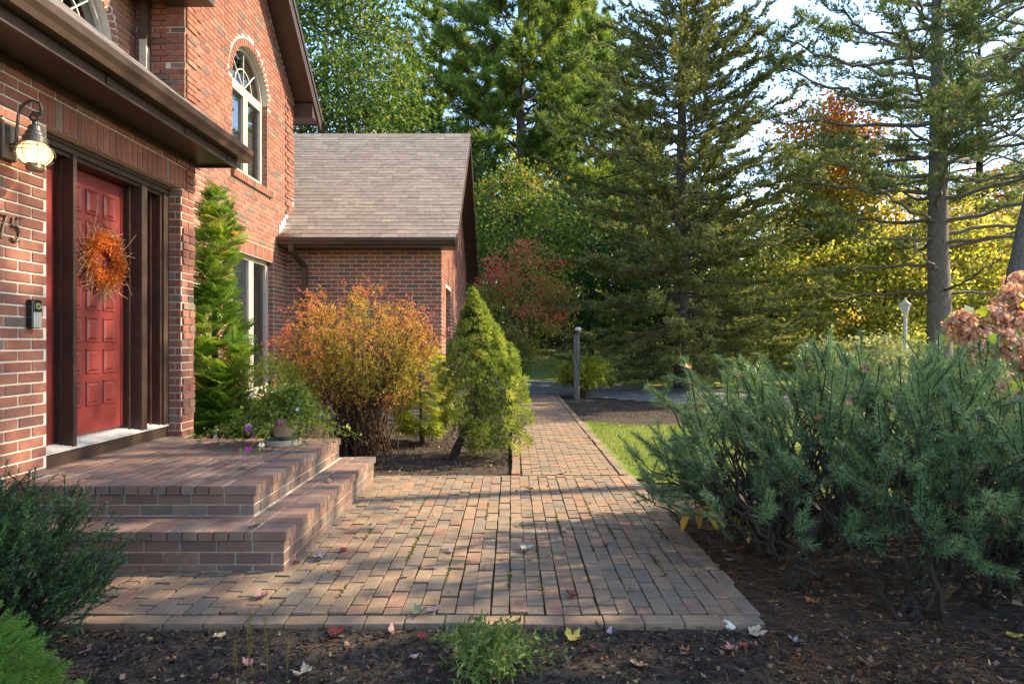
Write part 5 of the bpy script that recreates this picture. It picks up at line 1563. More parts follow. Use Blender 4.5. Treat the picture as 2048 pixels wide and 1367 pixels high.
st.build('stems', M['twig_brown'], bb); lv.build('leaves', M['barberry'], bb)

# ------------------------------------------------------------------ arborvitae and other shrubs against the house
def spray_shrub(root, mat, n, zr, rad, axis, size, tint, droop=0.0, proto=SPRAY, up=0.7):
    h = rng.beta(1.0, 1.25, n); an = rng.uniform(0, 2 * PI, n)
    r = rad(h) * np.sqrt(rng.uniform(0.25, 1, n))
    ax = axis(h)
    P = np.stack([ax[:, 0] + r * np.cos(an), ax[:, 1] + r * np.sin(an), zr[0] + (zr[1] - zr[0]) * h], 1)
    o = np.stack([np.cos(an), np.sin(an), np.full(n, up)], 1)
    D = norm(o + rng.normal(0, 0.28, (n, 3)) + np.array([0, 0, -droop]))
    # the flat spray stands on edge: its width runs round the trunk or upright
    side = norm(np.cross(D, np.stack([-np.sin(an), np.cos(an), 0.6 * rng.normal(0, 1, n)], 1)))
    X = norm(np.cross(side, D)); R = np.stack([X, np.cross(D, X), D], 2)
    S = size * rng.uniform(0.65, 1.15, n) * (1 - 0.45 * h)
    a = Acc(); a.inst(proto, P - D * (S * 0.45)[:, None], R, S, clip01(tint(P, h, n)))
    return a.build('foliage', mat, root)
av = empty('arborvitae', (-3.42, 7.2, -0.04), 'tall narrow arborvitae between the entry corner and the tall window', 'conifer')
a = Acc(); a.tube(np.array([(-3.42, 7.2, -0.08), (-3.42, 7.2, 1.4), (-3.45, 7.2, 2.7)]), [0.05, 0.035, 0.01], 7); a.build('trunk', M['bark_dark'], av)
spray_shrub(av, M['arborvitae'], 880, (0.05, 3.12), lambda h: 0.50 * np.clip(1 - h, 0, 1) ** 0.55 * (0.72 + 0.28 * np.sin(h * 15 + 1)) * rng.uniform(0.75, 1.25, len(h)) + 0.03, lambda h: np.stack([-3.42 + 0.04 * np.sin(9 * h), np.full_like(h, 7.2)], 1), 0.40,
            lambda P, h, n: 0.42 + 0.18 * np.sin(5 * P[:, 2] + 3 * P[:, 0]) + rng.normal(0, 0.20, n) + 0.28 * (h > 0.83) * rng.random(n) + 0.5 * (rng.random(n) < 0.08), up=0.75, droop=0.15)
ga_ = empty('golden_arborvitae', (-1.22, 8.5, -0.04), 'yellow green feathery arborvitae between barberry and dwarf spruce', 'conifer')
a = Acc(); a.tube(np.array([(-1.22, 8.5, -0.08), (-1.25, 8.5, 0.9)]), [0.04, 0.012], 7); a.build('trunk', M['bark_dark'], ga_)
spray_shrub(ga_, M['golden_arborvitae'], 520, (0.12, 1.30), lambda h: 0.52 * np.clip(1 - h, 0, 1) ** 0.5 * np.clip((h + 0.25) / 0.5, 0, 1), lambda h: np.stack([-1.22 + 0.1 * h, np.full_like(h, 8.5)], 1), 0.30,
            lambda P, h, n: 0.5 + 0.25 * h + rng.normal(0, 0.18, n), droop=0.5, up=0.5, proto=SPRAY_S)
bx_ = empty('boxwood', (-2.85, 7.45, -0.04), 'low clipped green shrub under the tall window', 'shrub')
a = Acc()
for k in range(14):
    e = np.array([-2.85 + J(0.22), 7.45 + J(0.2), 0.9]); a.tube(bez((-2.85 + J(0.05), 7.45, -0.06), ((-2.85 + e[0]) / 2, 7.45, 0.35), e, 6), np.linspace(0.012, 0.004, 6), 4)
a.build('stems', M['bark_dark'], bx_)
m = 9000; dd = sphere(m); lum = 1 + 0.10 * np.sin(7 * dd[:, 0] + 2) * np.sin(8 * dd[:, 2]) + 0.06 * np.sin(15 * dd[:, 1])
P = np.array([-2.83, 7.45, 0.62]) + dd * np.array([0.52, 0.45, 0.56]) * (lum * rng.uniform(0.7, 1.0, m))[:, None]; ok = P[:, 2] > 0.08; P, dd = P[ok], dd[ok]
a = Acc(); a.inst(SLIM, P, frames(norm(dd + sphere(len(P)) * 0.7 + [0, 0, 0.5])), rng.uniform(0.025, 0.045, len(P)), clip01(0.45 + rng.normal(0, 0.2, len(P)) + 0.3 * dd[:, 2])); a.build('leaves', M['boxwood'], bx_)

# dark yew at the left front, bright arborvitae at the lower left corner
yw = empty('yew_bush', (-2.45, 2.75, -0.04), 'dark green yew bush at the left front of the steps', 'shrub')
C = np.array([-2.50, 2.74, 0.22]); RR = np.array([0.70, 0.42, 0.54])
n = 430; dd = sphere(n * 3); dd = dd[dd[:, 2] > -0.15][:n]; n = len(dd)
E = C + dd * RR * rng.uniform(0.62, 1.02, n)[:, None]
w_ = Acc(); nn = Acc()
B0 = np.array([-2.42, 2.75, -0.05])
for k in range(n):
    b = B0 + np.array([J(0.12), J(0.1), 0]); w_.tube(bez(b, (b + E[k]) / 2 * [1, 1, 0.8], E[k], 7), np.linspace(0.008, 0.002, 7), 4, cap=False)
sdir = norm(dd * 0.7 + [0.05, 0, 0.8] + rng.normal(0, 0.25, dd.shape))
shoots(nn, E - sdir * 0.06, sdir, rng.uniform(0.10, 0.20, n), 360, 0.023, 0.0042, 1.2, 0.7, rng.normal(0.45, 0.15, n), flat=0.6)
for rep in range(5):
    D2 = norm(sdir + rng.normal(0, 0.6, sdir.shape)); P2 = E - sdir * rng.uniform(-0.08, 0.14, n)[:, None]; L2 = rng.uniform(0.06, 0.15, n)
    shoots(nn, P2, D2, L2, 340, 0.022, 0.0042, 1.2, 0.7, rng.normal(0.42, 0.18, n), flat=0.6); w_.sticks(P2, P2 + D2 * L2[:, None], 0.002, 0.001)
w_.build('branches', M['bark_dark'], yw); nn.build('needles', M['yew'], yw)
na = empty('small_arborvitae', (-1.93, 2.12, -0.04), 'bright green arborvitae sprays at the lower left corner', 'conifer')
a = Acc(); a.tube(np.array([(-1.93, 2.12, -0.08), (-1.93, 2.12, 0.3)]), [0.02, 0.006], 6); a.build('trunk', M['bark_dark'], na)
spray_shrub(na, M['near_arborvitae'], 800, (0.0, 0.46), lambda h: 0.36 * np.clip(1 - h, 0, 1) ** 0.6 + 0.03, lambda h: np.stack([np.full_like(h, -1.93), np.full_like(h, 2.12)], 1), 0.125,
            lambda P, h, n: 0.45 + rng.normal(0, 0.22, n), up=0.8, proto=SPRAY_S)

# leafy plant, weed stalks in the front bed
ph = empty('leafy_plant', (-0.09, 2.6, -0.035), 'low green leafy plant growing in the mulch before the edging', 'plant')
st = Acc(); lv = Acc()
for k in range(95):
    an = rng.uniform(0, 2 * PI); out = rng.uniform(0.02, 0.33)
    b = np.array([-0.09 + J(0.05), 2.58 + J(0.05), -0.04]); e = np.array([-0.09 + out * math.cos(an), 2.58 + 0.75 * out * math.sin(an), rng.uniform(0.06, 0.19) * (1.2 - 2.0 * out)])
    e[2] = max(e[2], 0.01)
    p = bez(b, (b + e) / 2 + [0, 0, 0.06], e, 8); st.tube(p, np.linspace(0.002, 0.001, 8), 3, cap=False)
    for q in range(2, 8):
        dirn = norm(p[q] - p[q - 1]); s_ = norm(np.cross(dirn, [0.2, 0.1, 1.0]))
        if q % 2: s_ = norm(np.cross(dirn, s_))
        D = np.stack([s_ + dirn * 0.6, -s_ + dirn * 0.6]) + rng.normal(0, 0.15, (2, 3))
        lv.inst(SLIM, np.stack([p[q], p[q]]), frames(D, np.full(2, rng.normal(PI / 2, 0.6))), rng.uniform(0.026, 0.046, 2), clip01(rng.normal(0.5, 0.22, 2)))
st.build('stems', M['phlox'], ph); lv.build('leaves', M['phlox'], ph)
for k, (x, y, hgt, lab) in enumerate([(470, 1352, 0.16, 'leftmost brown weed stalk in the front mulch'), (494, 1345, 0.25, 'tall brown weed stalk left of the tallest one'), (508, 1348, 0.27, 'tallest brown seed stalk of the weeds'),
                                      (534, 1350, 0.23, 'brown seed stalk right of the tallest weed stalk'), (573, 1352, 0.14, 'short brown weed stalk furthest right')]):
    b = np.array(at_px(x, y, -0.035)); e = b + np.array([J(0.02), J(0.02), hgt])
    w = empty('weed_stalk', tuple(b), lab, 'weed', 'brown weed stalks'); a = Acc()
    p = bez(b, (b + e) / 2 + [J(0.015), 0, 0], e, 10); a.tube(p, np.linspace(0.0018, 0.0009, 10), 4); a.build('stalk', M['weed_stalk'], w)
    m = 110; q = rng.uniform(0.3, 1, m); P = b + (e - b) * q[:, None] + rng.normal(0, 0.004, (m, 3))
    a = Acc(); a.inst(SLIM, P, frames(sphere(m) + [0, 0, 0.8]), rng.uniform(0.006, 0.013, m), rng.random(m)); a.build('seeds', M['weed_stalk'], w)

# hydrangea at the right edge
hy = empty('hydrangea', (4.5, 5.3, -0.03), 'hydrangea with faded pink flower heads behind the pine shrub', 'shrub')
st = Acc(); lv = Acc()
heads = [(1925, 645, 5.2, 0.13), (1960, 690, 5.1, 0.15), (1990, 640, 5.2, 0.16), (2030, 600, 5.3, 0.17), (2040, 570, 5.5, 0.14), (2020, 690, 5.0, 0.16), (1975, 740, 5.1, 0.13), (2045, 655, 5.1, 0.15),
         (1935, 725, 5.3, 0.12), (2060, 720, 5.0, 0.15), (2090, 610, 5.3, 0.17), (2110, 680, 5.2, 0.16), (2010, 770, 4.9, 0.12), (2130, 580, 5.5, 0.15), (2170, 660, 5.2, 0.15)]
for x, y, Y, r in heads:
    c = np.array([(x - 1024) * Y / 1250, Y, 1.35 - (y - 683.5) * Y / 1250])
    m = 420; dd = sphere(m); fl = Acc()
    P = c + dd * np.array([r * 0.85, r * 0.85, r * 1.25]) * rng.uniform(0.45, 1.12, m)[:, None] * (1 - 0.45 * np.clip(dd[:, 2:3], 0, 1)) + 0.02 * np.sin(40 * dd)
    fl.inst(flower, P, frames(norm(dd + sphere(m) * 0.5)), rng.uniform(0.014, 0.022, m), clip01(rng.normal(0.45, 0.25, m) + 0.25 * dd[:, 2])); fl.build('flower_head', M['hydrangea_flower'], hy, kind='stuff')
    b = np.array([4.5 + J(0.2), 5.4 + J(0.15), -0.05]); p = bez(b, (b + c) / 2 + [0, 0, 0.25], c, 10); st.tube(p, np.linspace(0.011, 0.005, 10), 5, cap=False)
    m = 26; q = rng.integers(4, 10, m); P = p[q] + rng.normal(0, 0.13, (m, 3))
    lv.inst(LEAF, P, frames(norm(sphere(m) + [0, -0.3, -0.25])), rng.uniform(0.09, 0.15, m), clip01(rng.normal(0.55, 0.28, m)))
m = 520; P = np.array([4.6, 5.35, 0.7]) + sphere(m) * np.array([0.85, 0.55, 0.65]) * rng.uniform(0.6, 1, m)[:, None]
lv.inst(LEAF, P, frames(norm(sphere(m) + [0, -0.3, -0.25])), rng.uniform(0.08, 0.14, m), clip01(rng.normal(0.5, 0.28, m)))
st.build('stems', M['twig_brown'], hy); lv.build('leaves', M['hydrangea_leaf'], hy)

# arching shrub behind the granite post
fs = empty('arching_shrub', (1.8, 15.9, -0.05), 'yellow green arching shrub behind the granite post', 'shrub')
st = Acc(); lv = Acc()
for k in range(120):
    an = rng.uniform(0, 2 * PI); out = rng.uniform(0.25, 0.85); e = np.array([1.8 + out * math.cos(an), 15.9 + out * math.sin(an), rng.uniform(0.25, 1.15) * (1.1 - 0.5 * out)])
    b = np.array([1.8 + J(0.05), 15.9 + J(0.05), -0.06]); p = bez(b, (b * 0.6 + e * 0.4) + [0, 0, 0.5], e, 10); st.tube(p, np.linspace(0.006, 0.002, 10), 3, cap=False)
    m = 60; q = rng.integers(2, 10, m); P = p[q] + rng.normal(0, 0.02, (m, 3)); lv.inst(SLIM, P, frames(norm(sphere(m) + norm(p[-1] - p[4]) * 1.2)), rng.uniform(0.06, 0.11, m), clip01(rng.normal(0.5, 0.25, m)))
st.build('stems', M['twig_brown'], fs); lv.build('leaves', M['fern_shrub'], fs)

# ------------------------------------------------------------------ bark chips, pine straw, grass
a = Acc(); n = 16000
P = np.stack([rng.uniform(-2.4, 2.6, n), 3.0 - 1.1 * rng.random(n) ** 0.9, np.full(n, -0.028)], 1)
P[:1500, 0] = rng.uniform(-3.1, -2.04, 1500); P[:1500, 1] = rng.uniform(2.9, 3.75, 1500)
m = 9000
P2 = np.stack([rng.uniform(-3.1, 0.0, m), rng.uniform(6.4, 10.5, m), np.full(m, -0.026)], 1); P2[: m // 4] = np.stack([rng.uniform(1.3, 4.0, m // 4), rng.uniform(11.3, 14.5, m // 4), np.full(m // 4, -0.03)], 1)
P = np.concatenate([P, P2]); n = len(P); P[:, 2] += rng.uniform(-0.006, 0.010, n)
D = rng.normal(0, 1, (n, 3)); D[:, 2] *= 0.25
chip = (np.array([[-0.5, 0, 0], [0.5, 0.1, 0], [0.4, 0, 1], [-0.4, 0.25, 1]]), np.array([[0, 1, 2], [0, 2, 3]]))
S = rng.uniform(0.010, 0.038, n); a.inst(chip, P, frames(D), np.stack([S * 0.32, S * 0.32, S], 1), clip01(rng.beta(1.0, 2.2, n)))
a.build('bark_chips', M['chip'], None, kind='stuff')['label'] = 'dark bark mulch chips'
a = Acc(); n = 12000
P = np.stack([1.15 + np.abs(rng.normal(0, 0.8, n)), rng.uniform(2.3, 4.9, n), np.full(n, -0.024)], 1); P[: n // 14, 0] = rng.uniform(-2.0, 1.3, n // 14); P[: n // 14, 1] = rng.uniform(2.4, 2.98, n // 14)
P[:, 2] += rng.uniform(0, 0.014, n); D = rng.normal(0, 1, (n, 3)); D[:, 2] *= 0.12
L = rng.uniform(0.035, 0.075, n); a.inst(NEEDLE, P, frames(D), np.stack([np.full(n, 0.0024), np.full(n, 0.0024), L], 1), rng.random(n))
n = 260      # a few needles on the patio bricks
P = np.stack([rng.uniform(0.6, 1.2, n), rng.uniform(3.1, 5.5, n), np.full(n, 0.005)], 1); D = rng.normal(0, 1, (n, 3)); D[:, 2] *= 0.03
a.inst(NEEDLE, P, frames(D), np.stack([np.full(n, 0.002), np.full(n, 0.002), rng.uniform(0.03, 0.06, n)], 1), rng.random(n))
a.build('pine_straw', M['straw'], None, kind='stuff')['label'] = 'brown fallen pine needles under the shrub'
a = Acc(); n = 80000
P = np.stack([1.2 + 6.5 * rng.random(n) ** 1.3, rng.uniform(3.4, 11.9, n), np.full(n, -0.014)], 1)
ok = (P[:, 0] > lawn_edge(P[:, 1]) - 0.03) & (P[:, 1] < 11.6 - 0.25 * np.abs(P[:, 0] - 6) + 0.5 * np.sin(2 * P[:, 0])) & ((P[:, 0] > 1.26) | (P[:, 1] < 5.5)); P = P[ok]; n = len(P)
D = rng.normal(0, 0.45, (n, 3)); D[:, 2] = 1
a.inst(NEEDLE, P, frames(D), np.stack([np.full(n, 0.008), np.full(n, 0.008), rng.uniform(0.02, 0.055, n)], 1), clip01(rng.normal(0.5, 0.25, n) + 0.2 * np.sin(3 * P[:, 0]) * np.sin(2 * P[:, 1])))
a.build('grass', M['grass'], None, kind='stuff')['label'] = 'short sunlit lawn grass beside the walkway'
# small broken leaves and crumbs of leaf lying about
a = Acc(); n = 1500
P = np.concatenate([np.stack([rng.uniform(-3.0, -0.05, 650), rng.uniform(6.4, 9.5, 650), np.full(650, -0.012)], 1), np.stack([rng.uniform(-2.3, 2.6, 330), rng.uniform(2.35, 2.97, 330), np.full(330, -0.012)], 1),
                    np.stack([1.25 + np.abs(rng.normal(0, 0.8, 260)), rng.uniform(2.5, 5.5, 260), np.full(260, -0.010)], 1), np.stack([rng.uniform(-1.25, 1.2, 120), rng.uniform(3.05, 6.3, 120), np.full(120, 0.006)], 1),
                    np.stack([rng.uniform(1.3, 4.5, 140), rng.uniform(6.2, 11, 140), np.full(140, 0.012)], 1)])
n = len(P); D = rng.normal(0, 1, (n, 3)); D[:, 2] *= 0.25
a.inst(LEAF, P, frames(D), rng.uniform(0.012, 0.036, n), rng.random(n))
a.build('leaf_litter', M['litter'], None, kind='stuff')['label'] = 'small broken autumn leaves on beds, paving and lawn'
# ------------------------------------------------------------------ trees
def crown_tree(name, base, H, cc, cr, ncl, lpc, lsize, mat, bark, label, trunk_r=0.18, tint=None, cat='tree', group=None, cs=0.55, lean=(0, 0), trunk_top=None, shell=0.35, csd=0.13):
    base = np.array(base, float); cc = np.array(cc, float); cr = np.array(cr, float)
    base[2] = float(ground_z(base[0], base[1])) - 0.1
    root = empty(name, tuple(base), label, cat, group)
    top = np.array([cc[0] + lean[0], cc[1] + lean[1], trunk_top or (cc[2] + cr[2] * 0.75)])
    w = Acc(); t = np.linspace(0, 1, 14)[:, None]
    tp = base * (1 - t) + top * t; tp[2:-1, :2] += np.cumsum(rng.normal(0, 0.035 * H / 14, (11, 2)), axis=0) * 0.6
    w.tube(tp, trunk_r * (1 - 0.9 * t[:, 0]) + 0.01, 8)
    d_ = sphere(ncl); cl = cc + d_ * cr * (rng.uniform(shell ** 3, 1, ncl) ** (1 / 3))[:, None]
    nl_ = max(8, ncl // 9); pick = cl[rng.choice(ncl, nl_, replace=False)]
    limbs = []
    for e in pick:
        zt = np.clip(e[2] - rng.uniform(0.15, 0.5) * np.linalg.norm(e[:2] - top[:2]) - 0.3, cc[2] - cr[2] * 1.05, top[2] - 0.2)
        k = np.argmin(np.abs(tp[:, 2] - zt)); s0 = tp[k]
        p = bez(s0, (s0 + e) / 2 + [0, 0, 0.12 * np.linalg.norm(e - s0)], e, 9); p[1:-1] += rng.normal(0, 0.02 * np.linalg.norm(e - s0), (7, 3))
        r0 = trunk_r * 0.42 * (1 - 0.6 * k / 14); w.tube(p, np.linspace(r0, r0 * 0.2, 9), 5, cap=False); limbs.append(p[2:])
    LP = np.concatenate(limbs)
    near = np.array([LP[np.argmin(((LP - c) ** 2).sum(1))] for c in cl])
    w.sticks(near, cl, trunk_r * 0.09 + 0.006, 0.005)
    w.build('trunk', bark, root, smooth=True)
    i = np.repeat(np.arange(ncl), lpc); m = len(i)
    P = cl[i] + rng.normal(0, 1, (m, 3)) * np.array([cs, cs, cs * 0.55])
    ctint = rng.normal(0, csd, ncl)
    base_t = tint(P) if tint is not None else 0.45
    lv = Acc(); lv.inst(LEAF, P, frames(norm(sphere(m) + [0, 0, -0.35])), lsize * rng.uniform(0.7, 1.25, m), clip01(base_t + ctint[i] + rng.normal(0, 0.10, m)))
    lv.build('crown', mat, root)
    return root

def conifer_frame(base, H, r, lean=(0, 0), n=16, wob_=0.02):
    t = np.linspace(0, 1, n)[:, None]
    p = np.array(base) + np.concatenate([lean[0] * t, lean[1] * t, H * t], 1)
    p[1:-1, :2] += np.cumsum(rng.normal(0, wob_, (n - 2, 2)), axis=0)
    return p, r * (1 - t[:, 0]) ** 0.85 + 0.012

def white_pine(name, base, H, z0, rmax, label, mat, bark, trunk_r=0.35, step=0.8, per=5, fol=(0.30, 1.0), bl_per_m=4.0, tufts=12, nper=6, nl=0.22, nw=0.042, lean=(0, 0), prof=None, updir=0.16, group=None, cloud=0.10, bare=0, tint0=0.5, zmin_leaf=0.0):
    base = np.array(base, float); base[2] = float(ground_z(base[0], base[1])) - 0.1
    root = empty(name, tuple(base), label, 'tree', group)
    tp, tr = conifer_frame(base, H, trunk_r, lean)
    w = Acc(); w.tube(tp, tr, 12)
    prof = prof or (lambda q: (1 - q) ** 0.7 * (0.72 + 0.28 * min(1, q * 4)))
    TP, TD, TT = [], [], []
    z = z0
    while z < H - 0.3:
        q = (z - z0) / (H - z0); az0 = rng.uniform(0, 2 * PI)
        for k in range(per):
            az = az0 + 2 * PI * k / per + rng.normal(0, 0.25); L = rmax * prof(q) * rng.uniform(0.65, 1.1)
            zz = z + rng.normal(0, 0.2); s0 = np.array([np.interp(zz, tp[:, 2] - base[2], tp[:, i]) for i in range(3)])
            up = updir + 0.45 * q + rng.normal(0, 0.08)
            e = s0 + np.array([math.cos(az) * L, math.sin(az) * L, up * L])
            mid = s0 + np.array([math.cos(az) * L * 0.55, math.sin(az) * L * 0.55, (up * 0.25 - 0.02) * L])
            p = bez(s0, mid, e, 12); p[1:-1] += rng.normal(0, 0.012 * L, (10, 3))
            r0 = 0.012 + 0.011 * L; w.tube(p, np.linspace(r0, r0 * 0.15, 12), 5, cap=False)
            nb = int(L * bl_per_m) + 2
            t = rng.uniform(fol[0], fol[1], nb); x = t * 11; i0 = np.minimum(x.astype(int), 10); fr = (x - i0)[:, None]
            P = p[i0] * (1 - fr) + p[i0 + 1] * fr; tg = norm(p[i0 + 1] - p[i0])
            side = norm(np.cross(tg, [0, 0, 1.0])) * rng.choice([-1, 1], nb)[:, None]
            bd = norm(tg * 0.75 + side * rng.uniform(0.2, 1.0, nb)[:, None] + np.array([0, 0, 0.28]) + rng.normal(0, 0.15, (nb, 3)))
            bl = np.clip(L * 0.22 * (1.25 - 0.6 * t) * rng.uniform(0.6, 1.2, nb), 0.2, 1.6)
            w.sticks(P, P + bd * bl[:, None], 0.006 + 0.004 * bl, 0.003)
            if z < zmin_leaf: continue
            ii = np.repeat(np.arange(nb), tufts); m = len(ii)
            u = rng.uniform(0.25, 1.05, m)
            TP.append(P[ii] + bd[ii] * (bl[ii] * u)[:, None] + rng.normal(0, 1, (m, 3)) * [cloud, cloud, cloud * 0.5]); TD.append(bd[ii] + rng.normal(0, 0.35, (m, 3)) + [0, 0, 0.45])
            TT.append(np.full(m, tint0 + rng.normal(0, 0.09)) + 0.10 * (u > 0.8) + 0.5 * (rng.random(m) < 0.015))
        z += step * rng.uniform(0.75, 1.25)
    if bare:
        n = bare; zz = rng.uniform(0.12, 0.75, n); b = np.stack([np.interp(zz, np.linspace(0, 1, len(tp)), tp[:, i]) for i in range(3)], 1)
        az = rng.uniform(0, 2 * PI, n); D = norm(np.stack([np.cos(az), np.sin(az), rng.normal(0.05, 0.25, n)], 1)); w.sticks(b, b + D * rng.uniform(0.3, 1.8, n)[:, None], 0.014, 0.003)
    w.build('trunk', bark, root, smooth=True)
    a = Acc(); shoots(a, np.concatenate(TP), np.concatenate(TD), np.full(sum(len(x) for x in TP), 0.06), nper / 0.06 + 1, nl, nw, 0.9, 0.45, np.concatenate(TT), jit=0.25)
    a.build('crown', mat, root)
    return root

# tall white pines behind the garage
white_pine('white_pine', (0.44, 34, 0), 24, 4.0, 8.8, 'tallest bright green white pine rising behind the garage roof', M['white_pine'], M['bark_pine'], 0.42, tint0=0.55, tufts=16, bl_per_m=5.4, nper=5, nw=0.052, nl=0.34)
white_pine('white_pine', (-4.6, 41, 0), 25, 5.0, 7.0, 'dark white pine behind the tallest pine, to its left', M['white_pine'], M['bark_pine'], 0.38, tint0=0.42, bl_per_m=3.6, nper=4, nw=0.070, nl=0.36)
white_pine('white_pine', (6.5, 44, 0), 23, 4.0, 6.5, 'white pine standing between the tallest pine and the spruce', M['white_pine'], M['bark_pine'], 0.36, tint0=0.48, bl_per_m=3.6, nper=4, nw=0.070, nl=0.36)
white_pine('white_pine', (3.4, 37, 0), 24, 4.0, 6.0, 'dark white pine close behind the tallest pine, to its right', M['white_pine'], M['bark_pine'], 0.34, tint0=0.36, bl_per_m=3.6, nper=4, nw=0.070, nl=0.36)
# tall open pine on the right, a leaning one beside it and thinner ones behind
sp_prof = lambda q: 0.80 + 0.25 * math.sin(q * 3.0) - 0.65 * q * q
white_pine('open_pine', (13.7, 20, 0), 17, 3.2, 6.2, 'tall open pine with bare grey trunk right of the lamp post', M['sparse_pine'], M['bark_grey'], 0.37, step=0.66, per=4, fol=(0.45, 1.0), bl_per_m=4.0, tufts=12, nl=0.18, nw=0.034, prof=sp_prof, updir=0.10, bare=60, tint0=0.45, zmin_leaf=4.2)
white_pine('open_pine', (12.45, 16.2, 0), 14, 6.0, 4.5, 'pine trunk leaning right at the right edge', M['sparse_pine'], M['bark_grey'], 0.34, step=0.8, per=4, fol=(0.45, 1.0), bl_per_m=4.0, tufts=12, nl=0.16, nw=0.026, lean=(3.6, 1.0), prof=sp_prof, bare=30, tint0=0.45)
white_pine('open_pine', (18.2, 27, 0), 18, 6.5, 4.5, 'thin dark pine trunk just left behind the tall open pine', M['sparse_pine'], M['bark_dark'], 0.28, step=0.8, per=4, fol=(0.4, 1.0), bl_per_m=3.6, tufts=12, nl=0.18, nw=0.034, prof=sp_prof, bare=60, tint0=0.40)
white_pine('open_pine', (22.5, 30, 0), 18, 5.5, 4.5, 'slender pine in the gap between open pine and leaning trunk', M['sparse_pine'], M['bark_dark'], 0.24, step=0.9, per=4, fol=(0.4, 1.0), bl_per_m=3.6, tufts=12, nl=0.18, nw=0.034, prof=sp_prof, bare=40, tint0=0.45)

# big spruce behind the pine shrub
def spruce(name, base, H, rmax, label):
    base = np.array(base, float); base[2] = float(ground_z(base[0], base[1])) - 0.1
    root = empty(name, tuple(base), label, 'tree')
    tp, tr = conifer_frame(base, H, 0.24, wob_=0.012)
    w = Acc(); w.tube(tp, tr, 10); SP, SD, SLn, ST = [], [], [], []
    dead = Acc()
    z = 0.7
    while z < H - 0.15:
        q = z / H; az0 = rng.uniform(0, 2 * PI); nb = 8 if q < 0.75 else 6
        for k in range(nb):
            az = az0 + 2 * PI * k / nb + rng.normal(0, 0.2); L = min(4.5, rmax * (1 - q) ** 0.80) * rng.uniform(0.55, 1.1) + 0.12
            s0 = np.array([np.interp(z, tp[:, 2] - base[2], tp[:, i]) for i in range(3)])
            el = -0.24 + 1.0 * q + rng.normal(0, 0.15)
            o = np.array([math.cos(az), math.sin(az), 0])
            e = s0 + o * L + np.array([0, 0, (el + 0.10) * L]); mid = s0 + o * L * 0.55 + np.array([0, 0, (el - 0.08) * 0.55 * L])
            p = bez(s0, mid, e, 12); p[1:-1] += rng.normal(0, 0.02 * L, (10, 3)); w.tube(p, np.linspace(0.008 + 0.0055 * L, 0.004, 12), 4, cap=False)
            n = int(L / 0.030); t = rng.uniform(0.12, 1.0, n); x = t * 11; i0 = np.minimum(x.astype(int), 10); fr = (x - i0)[:, None]
            P = p[i0] * (1 - fr) + p[i0 + 1] * fr; tg = norm(p[i0 + 1] - p[i0]); side = norm(np.cross(tg, [0, 0, 1.0])) * rng.choice([-1, 1], n)[:, None]
            D = norm(tg * 0.8 + side * rng.uniform(0.25, 1.0, n)[:, None] + np.array([0, 0, 0.12]) + rng.normal(0, 0.16, (n, 3)))
            ln = (0.14 + 0.60 * (1 - t) * min(1, L / 2.5)) * rng.uniform(0.55, 1.15, n)
            live = (rng.random(n) < np.clip((t - 0.02) * 2.6, 0.30, 1))
            lv3 = live & (np.arange(n) % 3 == 0); w.sticks(P[lv3], P[lv3] + D[lv3] * ln[lv3][:, None], 0.0045, 0.002)
            if (~live).any(): dead.sticks(P[~live], P[~live] + D[~live] * ln[~live][:, None] * 1.3, 0.005, 0.0015)
            SP.append(P[live]); SD.append(D[live]); SLn.append(ln[live]); ST.append(np.full(live.sum(), rng.normal(0.45, 0.10)))
            m = int(L / 0.10); t2 = rng.uniform(0.3, 1, m); x = t2 * 11; i0 = np.minimum(x.astype(int), 10)      # short upright twigs and the branch end itself
            SP.append(p[i0]); SD.append(norm(norm(p[-1] - p[0]) * 0.6 + np.array([0, 0, 0.7]) + rng.normal(0, 0.3, (m, 3)))); SLn.append(rng.uniform(0.07, 0.16, m)); ST.append(np.full(m, 0.5))
        z += 0.38 * rng.uniform(0.7, 1.3)
    w.build('trunk', M['bark_pine'], root, smooth=True)
    dead.build('dead_twigs', M['twig_pale'], root)
    a = Acc(); shoots(a, np.concatenate(SP), np.concatenate(SD), np.concatenate(SLn), 40, 0.08, 0.050, 0.95, 0.45, np.concatenate(ST))
    a.build('crown', M['spruce'], root)
spruce('spruce', (5.1, 18.8, 0), 14.6, 6.6, 'large dark spruce with long spreading branches behind the pine shrub')

# broadleaved trees
crown_tree('leafy_tree', (-7.6, 25, 0), 18, (-7.4, 25, 12.2), (3.6, 3.2, 5.2), 230, 110, 0.17, M['broadleaf'], M['bark_grey'], 'tall sunlit leafy tree rising beside the gable roof', 0.25, tint=lambda P: 0.55 + 0.02 * (P[:, 0] + 7), cs=0.6)
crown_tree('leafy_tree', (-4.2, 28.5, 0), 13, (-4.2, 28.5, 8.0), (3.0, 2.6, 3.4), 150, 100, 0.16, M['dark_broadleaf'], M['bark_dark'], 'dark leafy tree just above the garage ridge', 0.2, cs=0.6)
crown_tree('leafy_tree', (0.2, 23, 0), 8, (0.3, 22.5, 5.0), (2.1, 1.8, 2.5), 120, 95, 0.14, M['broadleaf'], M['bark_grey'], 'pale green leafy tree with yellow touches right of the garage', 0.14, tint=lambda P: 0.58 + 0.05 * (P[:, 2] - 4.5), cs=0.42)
crown_tree('leafy_tree', (3.4, 27, 0), 9, (3.4, 27, 4.6), (3.0, 2.2, 3.2), 150, 95, 0.15, M['dark_broadleaf'], M['bark_dark'], 'dark leafy tree behind the granite post', 0.18, cs=0.55)
